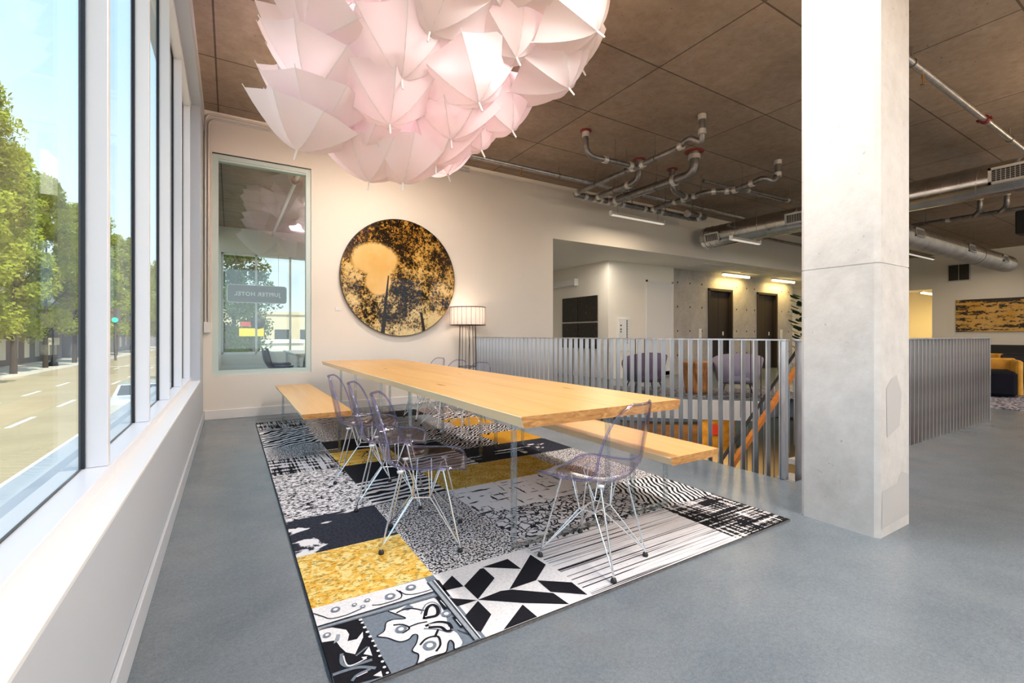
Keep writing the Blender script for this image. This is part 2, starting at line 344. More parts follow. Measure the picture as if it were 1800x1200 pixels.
# ------------------------------------------------------------------ mesh helpers
class MB:
    def __init__(s): s.v = []; s.f = []; s.mi = []; s.sm = []
    def add(s, vs, fs, mi=0, smooth=False):
        o = len(s.v); s.v += [tuple(p) for p in vs]
        for f in fs: s.f.append([o+i for i in f]); s.mi.append(mi); s.sm.append(smooth)
    def box(s, x0, x1, y0, y1, z0, z1, mi=0):
        s.add([(x0,y0,z0),(x1,y0,z0),(x1,y1,z0),(x0,y1,z0),(x0,y0,z1),(x1,y0,z1),(x1,y1,z1),(x0,y1,z1)],
              [(0,3,2,1),(4,5,6,7),(0,1,5,4),(1,2,6,5),(2,3,7,6),(3,0,4,7)], mi)
    def bbox(s, x0, x1, y0, y1, z0, z1, b=.004, mi=0):
        """box with chamfered edges"""
        vs = []; 
        import itertools
        X, Y, Z = (x0, x1), (y0, y1), (z0, z1); idx = {}
        sg = (1, -1)
        for i, j, k in itertools.product((0, 1), repeat=3):
            for ax in range(3):
                p = [X[i]+sg[i]*b, Y[j]+sg[j]*b, Z[k]+sg[k]*b]
                p[ax] = (X[i], Y[j], Z[k])[ax]
                idx[(i, j, k, ax)] = len(vs); vs.append(tuple(p))
        fs = []
        for i in (0, 1):
            q = [idx[(i,0,0,0)], idx[(i,1,0,0)], idx[(i,1,1,0)], idx[(i,0,1,0)]]; fs.append(q if i else q[::-1])
            q = [idx[(0,i,0,1)], idx[(0,i,1,1)], idx[(1,i,1,1)], idx[(1,i,0,1)]]; fs.append(q if i else q[::-1])
            q = [idx[(0,0,i,2)], idx[(1,0,i,2)], idx[(1,1,i,2)], idx[(0,1,i,2)]]; fs.append(q if i else q[::-1])
        for i in (0, 1):
            for j in (0, 1):
                fs.append([idx[(i,j,0,0)], idx[(i,j,1,0)], idx[(i,j,1,1)], idx[(i,j,0,1)]])
                fs.append([idx[(i,0,j,0)], idx[(i,1,j,0)], idx[(i,1,j,2)], idx[(i,0,j,2)]])
                fs.append([idx[(0,i,j,1)], idx[(1,i,j,1)], idx[(1,i,j,2)], idx[(0,i,j,2)]])
        for i, j, k in itertools.product((0, 1), repeat=3):
            fs.append([idx[(i,j,k,0)], idx[(i,j,k,1)], idx[(i,j,k,2)]])
        c = Vector(((x0+x1)/2, (y0+y1)/2, (z0+z1)/2)); out = []
        for f in fs:
            a, bb, cc = Vector(vs[f[0]]), Vector(vs[f[1]]), Vector(vs[f[2]])
            if (bb-a).cross(cc-a).dot(a-c) < 0: f = f[::-1]
            out.append(f)
        s.add(vs, out, mi)
    def prism(s, poly, z0, z1, mi=0, mi_side=None):
        n = len(poly)
        ar = sum(poly[i][0]*poly[(i+1)%n][1]-poly[(i+1)%n][0]*poly[i][1] for i in range(n))
        if ar < 0: poly = poly[::-1]
        s.add([(p[0],p[1],z1) for p in poly], [list(range(n))], mi)
        s.add([(p[0],p[1],z0) for p in poly], [list(range(n))[::-1]], mi)
        s.add([(p[0],p[1],z0) for p in poly]+[(p[0],p[1],z1) for p in poly], [(i,(i+1)%n,n+(i+1)%n,n+i) for i in range(n)], mi if mi_side is None else mi_side)
    def tube(s, pts, r, n=10, mi=0, caps=True, smooth=True):
        pts = [Vector(p) for p in pts]; m = len(pts)
        rr = r if isinstance(r, (list, tuple)) else [r]*m
        tang = []
        for i in range(m):
            a = pts[max(0, i-1)]; b = pts[min(m-1, i+1)]; tang.append((b-a).normalized())
        t0 = tang[0]; up = Vector((0,0,1)) if abs(t0.z) < .9 else Vector((1,0,0))
        x = t0.cross(up).normalized(); vs = []
        for i in range(m):
            t = tang[i]; x = (x - t*x.dot(t)).normalized(); y = t.cross(x)
            for k in range(n):
                a = 2*PI*k/n; vs.append(pts[i]+(x*math.cos(a)+y*math.sin(a))*rr[i])
        fs = [(i*n+k, i*n+(k+1)%n, (i+1)*n+(k+1)%n, (i+1)*n+k) for i in range(m-1) for k in range(n)]
        s.add(vs, fs, mi, smooth)
        if caps:
            s.add(vs[:n], [list(range(n))[::-1]], mi); s.add(vs[-n:], [list(range(n))], mi)
    def bar(s, a, b, w, h, mi=0, up=(0,0,1)):
        a, b = Vector(a), Vector(b); t = (b-a).normalized(); u = Vector(up)
        if abs(t.dot(u)) > .98: u = Vector((1,0,0))
        x = t.cross(u).normalized(); y = x.cross(t)
        vs = [p+x*sx*w/2+y*sy*h/2 for p in (a, b) for sx, sy in ((-1,-1),(1,-1),(1,1),(-1,1))]
        s.add(vs, [(0,1,2,3),(7,6,5,4),(0,4,5,1),(1,5,6,2),(2,6,7,3),(3,7,4,0)], mi)
    def lathe(s, prof, n=32, c=(0,0,0), mi=0, smooth=True):
        vs = [(c[0]+r*math.cos(2*PI*k/n), c[1]+r*math.sin(2*PI*k/n), c[2]+z) for r, z in prof for k in range(n)]
        fs = [(i*n+k, i*n+(k+1)%n, (i+1)*n+(k+1)%n, (i+1)*n+k) for i in range(len(prof)-1) for k in range(n)]
        s.add(vs, fs, mi, smooth)
    def ball(s, c, r, n=12, mi=0):
        rr = r if isinstance(r, (list, tuple)) else (r, r, r)
        m = max(4, n//2)
        vs = [(c[0]+rr[0]*math.sin(PI*i/m)*math.cos(2*PI*k/n), c[1]+rr[1]*math.sin(PI*i/m)*math.sin(2*PI*k/n), c[2]+rr[2]*math.cos(PI*i/m)) for i in range(m+1) for k in range(n)]
        fs = [(i*n+k, (i+1)*n+k, (i+1)*n+(k+1)%n, i*n+(k+1)%n) for i in range(m) for k in range(n)]
        s.add(vs, fs, mi, True)
    def quad(s, a, b, c, d, mi=0): s.add([a,b,c,d], [(0,1,2,3)], mi)
    def poly(s, pts, mi=0): s.add(pts, [list(range(len(pts)))], mi)
    def disc(s, c, nrm, r, n=24, mi=0):
        nrm = Vector(nrm).normalized(); u = Vector((0,0,1)) if abs(nrm.z) < .9 else Vector((1,0,0))
        x = u.cross(nrm).normalized(); y = nrm.cross(x)
        s.add([Vector(c)+x*math.cos(2*PI*k/n)*r+y*math.sin(2*PI*k/n)*r for k in range(n)], [list(range(n))], mi)
    def build(s, name, mats, parent=None, world=False):
        me = bpy.data.meshes.new(name)
        vs = s.v
        if world and parent is not None:
            o = Vector((0,0,0)); p = parent
            while p: o += p.location; p = p.parent
            vs = [(v[0]-o.x, v[1]-o.y, v[2]-o.z) for v in vs]
        me.from_pydata([tuple(v) for v in vs], [], s.f); me.update()
        for m in (mats if isinstance(mats, (list, tuple)) else [mats]): me.materials.append(m)
        for p, mi, sm in zip(me.polygons, s.mi, s.sm): p.material_index = mi; p.use_smooth = sm
        ob = bpy.data.objects.new(name, me); col.objects.link(ob)
        if parent is not None: ob.parent = parent
        return ob

def tag(o, label=None, cat=None, group=None, kind=None):
    if label: o['label'] = label
    if cat: o['category'] = cat
    if group: o['group'] = group
    if kind: o['kind'] = kind
    return o
def thing(name, label, cat, loc=(0,0,0), rz=0, group=None):
    o = bpy.data.objects.new(name, None); o.empty_display_size = .1; col.objects.link(o)
    o.location = loc; o.rotation_euler = (0, 0, rz)
    return tag(o, label, cat, group)
def struct(name, mb, mats, label, cat):
    return tag(mb.build(name, mats), label, cat, kind='structure')
KIDS = {}
def copy_tree(o, parent=None):
    c = o.copy(); col.objects.link(c); c.parent = parent
    for ch in [x for x in bpy.data.objects if x.parent == o]: copy_tree(ch, c)
    return c
def smooth_mod(o, levels=1):
    m = o.modifiers.new('subd', 'SUBSURF'); m.levels = levels; m.render_levels = levels
def arc(c, a0, a1, r, ax, ay, n=8):
    c, ax, ay = Vector(c), Vector(ax), Vector(ay)
    return [c+ax*math.cos(a0+(a1-a0)*i/n)*r+ay*math.sin(a0+(a1-a0)*i/n)*r for i in range(n+1)]
def fillet(pts, r, n=6):
    pts = [Vector(p) for p in pts]; out = [pts[0]]
    for i in range(1, len(pts)-1):
        a, b, c = pts[i-1], pts[i], pts[i+1]
        d1 = (a-b).normalized(); d2 = (c-b).normalized(); rr = min(r, (a-b).length*.49, (c-b).length*.49)
        p, q = b+d1*rr, b+d2*rr
        for k in range(n+1):
            t = k/n; out.append(p*(1-t)**2+b*2*t*(1-t)+q*t*t)
    out.append(pts[-1]); return out
SKY, SUN, LAMP, LAMP2, UPK, EXPO = 1.35, 5.6, 75, 100, 4.0, 0.3  # lamp and uplight strengths here feed the added fill lamps
# ================================================================== ROOM SHELL
CEIL = 4.12; BACK = 7.33; WX = -.30
fb = MB()
for b in ((-.6, 3.68, -6, 7.6), (3.68, 23, -6, 1.88), (8.65, 23, 1.88, 11.4), (5.3, 8.65, 7.6, 11.4), (-.6, 5.3, 7.6, 15.2), (6.25, 8.65, 1.88, 3.02)):
    fb.box(b[0], b[1], b[2], b[3], -.35, 0)
fb.prism([(4.5, 7.6), (6.75, 5.57), (7.84, 4.57), (8.65, 4.57), (8.65, 7.6)], -.35, 0)
struct('floor', fb, M['floor'], 'polished blue-grey concrete floor with the open stairwell cut in it', 'floor')
cb = MB(); cb.box(-.6, 23.2, -6, 15.2, CEIL, CEIL+.3)
struct('ceiling', cb, M['ceiling'], 'brown board-formed concrete ceiling', 'ceiling')
fa = MB()
n = Vector((-.68, -.735, 0))
def edge(a, b, z0, z1, off0, off1, mb):
    a, b = Vector(a), Vector(b)
    p = [a+n*off0, b+n*off0, b+n*off1, a+n*off1]
    mb.prism([(q.x, q.y) for q in p], z0, z1)
edge((4.5, 7.6, 0), (7.84, 4.57, 0), -.36, -.02, .0, .04, fa)
struct('trim_1', fa, M['wall_white'], 'white fascia along the far edge of the stairwell', 'fascia')

# left window wall
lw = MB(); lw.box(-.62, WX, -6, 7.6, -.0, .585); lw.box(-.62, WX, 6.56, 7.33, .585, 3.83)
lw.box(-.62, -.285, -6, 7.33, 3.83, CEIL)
struct('wall_left', lw, M['wall_shaded'], 'low white wall below the street windows with its pier and bulkhead', 'wall')
sl = MB(); sl.bbox(-.52, WX+.004, -6, 6.56, .575, .592, .003)
struct('trim_2', sl, M['sill'], 'white ledge running under the street windows', 'window sill')
so = MB(); so.box(-.75, -.50, -6, 6.6, .48, .545)
struct('trim_3', so, M['sill'], 'white outer ledge beyond the street window glass', 'outer sill')
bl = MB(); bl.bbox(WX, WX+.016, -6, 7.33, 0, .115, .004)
struct('baseboard_left', bl, M['wall_shaded'], 'white baseboard along the window wall', 'baseboard')
bb2 = MB(); bb2.bbox(WX+.016, 3.66, BACK-.016, BACK, 0, .125, .004)
struct('baseboard_back', bb2, M['wall_white'], 'white baseboard along the cream back wall', 'baseboard')

ys = [6.50-1.045*k for k in range(13)]
names = ['fifth', 'fourth', 'third', 'second', 'first']
for k in range(len(ys)-1):
    y1, y0 = ys[k], ys[k+1]
    # y1 = far mullion of this bay, y0 = near mullion
    fr = MB()
    fr.bbox(-.457, -.392, y1-.040, y1, .636, 3.769, .003)
    fr.bbox(-.53, -.384, y0, y1, .590, .635, .003); fr.bbox(-.53, -.384, y0, y1, 3.77, 3.832, .003)
    lab = 'street window bay, %s back from the cream wall' % ['nearest', 'second', 'third', 'fourth', 'fifth'][k] if k < 5 else None
    w = struct('window_%d' % (k+1), fr, M['frame'], lab or 'street window bay behind the viewpoint', 'window')
    gk = MB()
    gk.box(-.474, -.456, y1-.048, y1-.0405, .636, 3.769); gk.box(-.474, -.456, y0+.0005, y0+.006, .636, 3.769)
    gk.box(-.470, -.463, y0+.006, y1-.048, .6355, .640); gk.box(-.470, -.456, y0+.006, y1-.048, 3.757, 3.7695)
    gk.build('gasket', M['gasket'], w)
    gp = MB(); gp.box(-.468, -.462, y0+.006, y1-.048, .641, 3.757)
    gp.build('pane', M['glass'], w)

# back wall, with its window and the long opening to the lift lobby
wx0, wx1, wz0, wz1 = -.20, 1.025, .585, 3.58; ox0, oz = 5.45, 3.04
bw_ = MB()
bw_.box(-.62, wx0, BACK, BACK+.25, 0, CEIL); bw_.box(wx0, wx1, BACK, BACK+.25, 0, wz0); bw_.box(wx0, wx1, BACK, BACK+.25, wz1, CEIL)
bw_.box(wx1, ox0, BACK, BACK+.25, -.02, CEIL); bw_.box(ox0, 22.6, BACK, BACK+.25, oz, CEIL)
struct('wall_back', bw_, M['wall'], 'cream wall behind the long oak table', 'wall')
wf = MB(); t = .07
wf.box(wx0+.001, wx0+t, BACK+.02, BACK+.12, wz0+.065, wz1-.10); wf.box(wx1-t, wx1-.001, BACK+.02, BACK+.12, wz0+.065, wz1-.10)
wf.box(wx0+.001, wx1-.001, BACK+.02, BACK+.12, wz0+.001, wz0+.065); wf.box(wx0+.001, wx1-.001, BACK+.02, BACK+.12, wz1-.10, wz1-.012)
wf.box(wx0+.07, wx1-.07, BACK+.005, BACK+.02, wz1-.075, wz1-.05)
w = struct('window_20', wf, M['green_frame'], 'tall pale-green framed window in the cream back wall', 'window')
gp = MB(); gp.box(wx0+t, wx1-t, BACK+.06, BACK+.068, wz0+.06, wz1-.10); gp.build('pane', M['glass_room'], w)
gk = MB(); gk.box(wx0+.001, wx1-.001, BACK+.012, BACK+.1, wz1-.0118, wz1-.001); gk.build('head_gap', M['gasket'], w)

# corner room seen through that window
br = MB()
br.box(-.62, -.2, 14.95, 15.2, 0, CEIL); br.box(-.2, 5.3, 14.95, 15.2, 0, .60); br.box(-.2, 5.3, 14.95, 15.2, 3.42, CEIL); br.box(5.05, 5.3, 7.58, 15.2, -.02, CEIL)
struct('wall_beyond', br, M['wall_white'], 'far walls of the corner room seen through the back window', 'wall')
bs = MB(); bs.box(-.62, WX, 7.58, 15.2, 0, .585); bs.box(-.62, WX, 7.58, 15.2, 3.8, CEIL); bs.box(-.62, WX, 7.58, 8.0, .585, 3.8)
struct('wall_beyond_left', bs, M['wall_white'], 'low street-side wall of the corner room', 'wall')
wv = MB()
for x in (-.2, .62, 1.50, 2.6, 3.7, 4.8): wv.box(x, x+.05, 15.0, 15.1, .60, 3.42)
wv.box(-.2, 5.05, 15.0, 15.1, .60, .65); wv.box(-.2, 5.05, 15.0, 15.1, 3.37, 3.42)
w = struct('window_21', wv, M['frame'], 'street window at the far end of the corner room', 'window')
gp = MB(); gp.box(-.2, 5.05, 15.04, 15.046, .65, 3.37); gp.build('pane', M['glass'], w)
wv = MB()
for y in (8.0, 9.4, 10.8, 12.2, 13.6, 14.9): wv.box(-.53, -.39, y, y+.05, .585, 3.8)
w = struct('window_22', wv, M['frame'], 'street side window of the corner room', 'window')
gp = MB(); gp.box(-.458, -.452, 8.05, 14.9, .585, 3.8); gp.build('pane', M['glass'], w)

# lift lobby
lb = MB()
lb.box(8.26, 10.76, 8.74, 8.95, 0, oz)
l3 = MB(); l3.box(8.26, 8.46, 8.951, 11.2, 0, oz); struct('wall_lobby_side', l3, M['wall'], 'shaded side wall of the lobby carrying the dark canvases', 'wall')
l3 = MB(); l3.box(5.3, 8.26, 11.2, 11.4, 0, oz); struct('wall_lobby_end', l3, M['wall'], 'end wall of the lobby recess', 'wall')
struct('wall_lobby', lb, M['wall'], 'cream lobby walls past the opening', 'wall')
lc = MB()
X = [10.76, 12.39, 13.62, 14.98, 16.20, 17.2]; dz = 2.56
lc.box(X[0], X[1], 8.80, 9.05, 0, oz); lc.box(X[2], X[3], 8.80, 9.05, 0, oz); lc.box(X[4], X[5], 8.80, 9.05, 0, oz)
lc.box(X[1], X[2], 8.80, 9.05, dz, oz); lc.box(X[3], X[4], 8.80, 9.05, dz, oz)
# tie-rod holes of the formwork
for x in (11.0, 11.55, 12.1, 13.85, 14.4, 14.85, 16.5, 16.95):
    for z in (.55, 1.25, 1.95, 2.65): lc.disc((x, 8.798, z), (0, -1, 0), .028, 10, 1)
struct('wall_lifts', lc, [M['lift_wall'], M['dark']], 'raw concrete wall around the two lift doors', 'wall')
lp = MB(); lp.box(17.2, 26.5, 9.9, 10.1, 0, oz); lp.box(17.2, 17.4, 9.05, 9.9, 0, oz); lp.box(26.3, 26.5, 6.3, 9.9, 0, oz)
lp.box(22.86, 26.3, 6.3, 6.5, 0, oz)
struct('wall_corridor', lp, M['wall'], 'cream corridor walls beyond the lifts', 'wall')
ls = MB(); ls.box(5.3, 26.5, BACK+.251, 11.4, oz, oz+.2); ls.box(22.86, 26.5, 6.3, BACK+.25, oz, oz+.2)
struct('ceiling_lobby', ls, M['wall'], 'smooth lowered ceiling of the lift lobby', 'ceiling')
wr = MB(); wr.box(22.6, 22.85, -6, 6.5, 0, CEIL); wr.box(22.6, 22.85, 6.5, BACK+.25, 2.86, CEIL)
struct('wall_right', wr, M['wall'], 'cream end wall of the far lounge', 'wall')
# rear wall, behind the viewpoint, with big windows
rw = MB()
rw.box(-.62, 23.2, -6.2, -6, 0, .6); rw.box(-.62, 23.2, -6.2, -6, 3.7, CEIL)
for x in (-.6, 2.0, 5.2, 7.7, 9.2, 12.4, 15.8, 19.2, 22.6): rw.box(x, x+.45, -6.2, -6, .6, 3.7)
struct('wall_rear', rw, M['wall_white'], 'window wall behind the viewpoint', 'wall')
rg = MB(); rg.box(-.6, 23, -6.11, -6.10, .6, 3.7)
tag(rg.build('window_23', M['glass']), 'glazing of the window wall behind the viewpoint', 'window', kind='structure')

# lift and lobby doors
for i, (x0, x1) in enumerate(((X[1], X[2]), (X[3], X[4]))):
    d = MB(); d.box(x0, x0+.07, 8.77, 8.92, 0, dz); d.box(x1-.07, x1, 8.77, 8.92, 0, dz); d.box(x0, x1, 8.77, 8.92, dz-.07, dz)
    o = struct('door_%d' % (i+1), d, M['bronze'], ['left lift doorway in the raw concrete wall', 'right lift doorway in the raw concrete wall'][i], 'lift door')
    q = MB(); xm = (x0+x1)/2; q.box(x0+.07, xm-.004, 8.88, 8.92, 0, dz-.07); q.build('leaf', M['elevator'], o)
    q = MB(); q.box(xm+.004, x1-.07, 8.88, 8.92, 0, dz-.07); q.build('leaf', M['elevator'], o)
    q = MB(); q.box(xm+.22, xm+.27, 8.865, 8.88, 1.12, 1.24); q.build('indicator', M['plastic_white'], o)
d = MB(); dx0, dx1 = 9.68, 10.66
d.box(dx0-.05, dx0, 8.715, 8.745, 0, 2.63); d.box(dx1, dx1+.05, 8.715, 8.745, 0, 2.63); d.box(dx0-.05, dx1+.05, 8.715, 8.745, 2.58, 2.63)
o = struct('door_3', d, M['wall_white'], 'plain white door frame in the lobby wall', 'door')
q = MB(); q.box(dx0, dx1, 8.725, 8.745, .01, 2.58); q.build('leaf', M['wall_white'], o)
q = MB(); q.tube([(dx0+.1, 8.66, 1.0), (dx0+.22, 8.66, 1.0)], .012); q.tube([(dx0+.1, 8.72, 1.0), (dx0+.1, 8.66, 1.0)], .012); q.build('handle', M['clamp'], o)
bz = MB(); bz.box(8.26, 10.76, 8.725, 8.74, 0, .12)
struct('baseboard_lobby', bz, M['wall_white'], 'white baseboard along the lobby wall', 'baseboard')

# lower level below the stairwell
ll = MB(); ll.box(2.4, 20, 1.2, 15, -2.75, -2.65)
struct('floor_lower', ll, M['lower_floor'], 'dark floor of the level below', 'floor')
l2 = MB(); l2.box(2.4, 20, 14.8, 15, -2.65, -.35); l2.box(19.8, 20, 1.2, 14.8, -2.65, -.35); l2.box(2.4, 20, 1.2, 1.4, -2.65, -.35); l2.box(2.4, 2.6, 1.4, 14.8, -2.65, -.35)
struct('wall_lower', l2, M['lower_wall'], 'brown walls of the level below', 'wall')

# concrete column
cm = MB(); x0, x1, y0, y1, c = 3.06, 3.495, 1.105, 1.52, .024
prof = [(x0+c,y0),(x1-c,y0),(x1,y0+c),(x1,y1-c),(x1-c,y1),(x0+c,y1),(x0,y1-c),(x0,y0+c)]
cm.prism(prof, 0, 1.53); cm.prism([(x+.003*(1 if x < 3.28 else -1), y+.003*(1 if y < 1.31 else -1)) for x, y in prof], 1.53, 1.535); cm.prism(prof, 1.535, CEIL)
o = tag(cm.build('column', M['column']), 'square pale concrete column standing by the corner of the steel railing', 'column', kind='structure')
pt = MB()
def patch(pts): pt.prism(pts, 0, 1)
pv = [(3.16, .55), (3.33, .60), (3.36, .79), (3.29, .90), (3.22, .88), (3.15, .83)]
pt.poly([(x, y0-.0015, z) for x, z in pv]); pt.poly([(x, y0-.0015, z) for x, z in [(3.09, .05), (3.46, .06), (3.465, .30), (3.36, .33), (3.30, .27), (3.10, .26)]])
pt.build('mortar_patch', M['concrete_patch'], o)

# ================================================================== CEILING SERVICES
def pipe_thing(name, label, cat, runs, r, clamps=(), hangers=(), flanges=(), group=None, clr=None, drops=None, m='pipe'):
    p0 = Vector(runs[0][0])
    t = thing(name, label, cat, (p0.x, p0.y, CEIL), 0, group)
    mb = MB()
    for pts in runs: mb.tube(pts, r, 12)
    mb.build('pipe', M[m], t, True)
    for c, ax in clamps:
        q = MB(); c = Vector(c); a = Vector(ax).normalized()*.035
        q.tube([c-a, c+a], r*1.28, 12); q.build('coupling', M['clamp'], t, True)
    for c in hangers:
        q = MB(); q.tube([(c[0], c[1], CEIL), (c[0], c[1], c[2]+r+.07)], .005, 6)
        ring = [(c[0]+math.cos(a)*(r+.004), c[1], c[2]+math.sin(a)*(r+.004)) if len(c) > 3 and c[3] == 'y' else (c[0], c[1]+math.cos(a)*(r+.004), c[2]+math.sin(a)*(r+.004)) for a in [2*PI*k/12 for k in range(13)]]
        q.tube(ring, .006, 5); q.tube([(c[0], c[1], c[2]+r+.08), (c[0], c[1], c[2]+r)], .009, 6)
        q.build('hanger', M['rod'], t, True)
    for c in flanges:
        q = MB(); q.lathe([(0, -.012), (r*2.0, -.012), (r*2.0, 0), (0, 0)], 16, (c[0], c[1], CEIL)); q.build('flange', M['red'], t, True)
    return t
Z = 3.76
# manifold along the back wall and branches
pipe_thing('conduit', 'long horizontal conduit manifold hung close to the back wall, ending in a U-bend', 'conduit',
    [fillet([(5.52, 6.72, Z), (9.05, 6.72, Z), (9.05, 6.45, Z), (8.35, 6.45, Z-.02)], .13)], .055,
    [((x, 6.72, Z), (1,0,0)) for x in (5.75, 5.98, 6.14, 6.34, 6.52, 6.72, 7.35, 7.62, 7.85)]+[((9.0, 6.6, Z), (0,1,0)), ((8.75, 6.45, Z), (1,0,0)), ((8.38, 6.45, Z-.02), (1,0,0))],
    [(7.0, 6.72, Z), (8.0, 6.72, Z), (8.8, 6.72, Z), (8.55, 6.45, Z)])
pipe_thing('conduit', 'long thin conduit running towards the room from a drop with an S-bend below the ceiling', 'conduit',
    [fillet([(5.45, 3.96, CEIL), (5.45, 3.96, 3.86), (5.50, 4.0, 3.74), (5.40, 4.12, 3.86), (5.42, 4.3, Z+.02), (5.48, 6.72, Z), (5.62, 6.72, Z)], .10)], .042,
    [((5.45, 3.96, 4.08), (0,0,1)), ((5.45, 3.96, 3.88), (0,0,1)), ((5.42, 4.28, Z+.03), (0,1,0)), ((5.44, 5.0, Z+.01), (0,1,0)), ((5.44, 5.2, Z+.01), (0,1,0)), ((5.47, 6.6, Z), (0,1,0))],
    [(5.43, 4.75, Z+.01, 'y'), (5.44, 5.35, Z+.01, 'y'), (5.46, 6.1, Z+.01, 'y')])
pipe_thing('conduit', 'conduit sweeping down from the ceiling in a wide bend beside the pink umbrellas', 'conduit',
    [fillet([(4.44, 5.17, CEIL), (4.44, 5.17, Z), (5.42, 5.12, Z)], .28, 10)], .042,
    [((4.44, 5.17, 4.06), (0,0,1)), ((4.80, 5.15, Z), (1,0,0)), ((5.30, 5.125, Z), (1,0,0))], [(5.0, 5.14, Z)], [(4.44, 5.17)])
pipe_thing('conduit', 'short conduit dropping from the blackened ceiling hole to the manifold', 'conduit',
    [fillet([(5.95, 5.55, CEIL), (5.95, 5.55, Z), (5.97, 6.72, Z)], .22, 8)], .055,
    [((5.95, 5.55, 3.98), (0,0,1)), ((5.955, 5.80, Z), (0,1,0)), ((5.965, 6.55, Z), (0,1,0))], [(5.96, 6.15, Z, 'y')], [(5.95, 5.55)])
pipe_thing('conduit', 'thickest conduit curving out of a red ceiling collar', 'conduit',
    [fillet([(6.45, 4.83, CEIL), (6.45, 4.83, Z), (6.42, 6.72, Z)], .36, 10)], .075,
    [((6.45, 4.83, 4.03), (0,0,1)), ((6.445, 5.22, Z), (0,1,0)), ((6.42, 6.55, Z), (0,1,0))], [(6.44, 5.6, Z, 'y'), (6.43, 6.3, Z, 'y')], [(6.45, 4.83)])
pipe_thing('conduit', 'small hooked conduit beside the thickest conduit', 'conduit',
    [fillet([(6.80, 5.56, CEIL), (6.80, 5.56, 3.74), (7.45, 5.72, 3.74), (7.55, 5.78, Z)], .20, 8)], .05,
    [((7.30, 5.69, 3.74), (1,.25,0))], [(7.1, 5.635, 3.74)], [(6.80, 5.56)])
pipe_thing('conduit', 'wavy conduit with many couplings, farthest right of the conduit cluster', 'conduit',
    [fillet([(7.98, 4.32, CEIL), (7.98, 4.32, 3.86), (7.9, 4.36, 3.74), (7.72, 4.42, 3.80), (7.72, 4.6, Z), (7.75, 5.0, Z-.02), (7.48, 5.35, Z), (7.52, 6.72, Z)], .10)], .048,
    [((7.98, 4.32, 4.08), (0,0,1)), ((7.98, 4.32, 3.87), (0,0,1)), ((7.72, 4.62, Z), (0,1,0)), ((7.745, 4.95, Z-.02), (0,1,0)), ((7.70, 5.08, Z-.015), (.5,-1,0)), ((7.56, 5.25, Z), (.6,-1,0)), ((7.49, 5.6, Z), (0,1,0)), ((7.50, 5.85, Z), (0,1,0)), ((7.50, 6.05, Z), (0,1,0)), ((7.52, 6.6, Z), (0,1,0))],
    [(7.73, 4.8, Z, 'y'), (7.48, 5.45, Z, 'y'), (7.51, 6.3, Z, 'y')])
pipe_thing('conduit', 'pair of straight grey conduits running behind the wavy conduit to the big duct', 'conduit',
    [[(7.75, 4.98, 3.80), (10.0, 5.0, 3.86)], [(7.3, 5.28, 3.92), (10.0, 5.25, 3.92)]], .032,
    [((8.2, 4.985, 3.815), (1,0,0)), ((9.6, 5.0, 3.85), (1,0,0))], [(9.7, 5.0, 3.85)])
# sprinkler lines
def sprinkler(label, a, b, heads, hang, couplings, r=.035):
    t = thing('sprinkler_pipe', label, 'sprinkler pipe', a)
    mb = MB(); mb.tube([a, b], r, 12); mb.build('pipe', M['steel'], t, True)
    for x in heads:
        q = MB(); q.tube([(x, a[1], a[2]-.02), (x, a[1], a[2]-r-.04)], .016, 8); q.tube([(x, a[1], a[2]-r-.04), (x, a[1], a[2]-r-.10)], .008, 8)
        q.lathe([(0,0), (.026,0), (.026,.006), (0,.006)], 12, (x, a[1], a[2]-r-.105)); q.build('sprinkler_head', M['brass'], t, True)
    for x in hang:
        q = MB(); q.tube([(x, a[1], CEIL), (x, a[1], a[2]+r+.03)], .008, 6)
        q.tube([(x, a[1]+math.cos(k*PI/6)*(r+.006), a[2]+math.sin(k*PI/6)*(r+.006)) for k in range(13)], .006, 5); q.build('hanger', M['rod'], t, True)
    for x in couplings:
        q = MB(); q.tube([(x-.035, a[1], a[2]), (x+.035, a[1], a[2])], r*1.5, 14); q.box(x-.03, x+.03, a[1]-r*2.1, a[1]+r*2.1, a[2]-.012, a[2]+.012); q.build('coupling', M['red'], t, True)
    return t
sprinkler('steel sprinkler pipe along the ceiling above the cream back wall', (1.0, 6.55, 3.97), (10.6, 6.55, 3.97), (4.2, 8.0), (2.4, 5.0, 6.6, 9.0), (7.05,))
sprinkler('steel sprinkler pipe with the red coupling right of the concrete column', (3.8, 1.9, 3.96), (13.5, 1.9, 3.96), (6.35,), (6.05, 9.6, 12.6), (8.45,))
# two thin conduits in the corner
t = thing('wall_conduit', 'twin thin conduits bending from the corner up and along the top of the back wall', 'conduit', (-.27, 7.30, 1.2))
for k, (dx, dz) in enumerate(((0, 0), (.035, -.06))):
    q = MB(); q.tube(fillet([(-.275+dx, 7.305, 1.30), (-.275+dx, 7.305, 4.07+dz), (3.6, 7.305, 4.07+dz)], .12), .0125, 8); q.build('tube', M['clamp'], t, True)
q = MB(); q.bbox(-.295, -.215, 7.27, 7.33, 1.16, 1.30, .006); q.build('junction_box', M['plastic_white'], t, True)

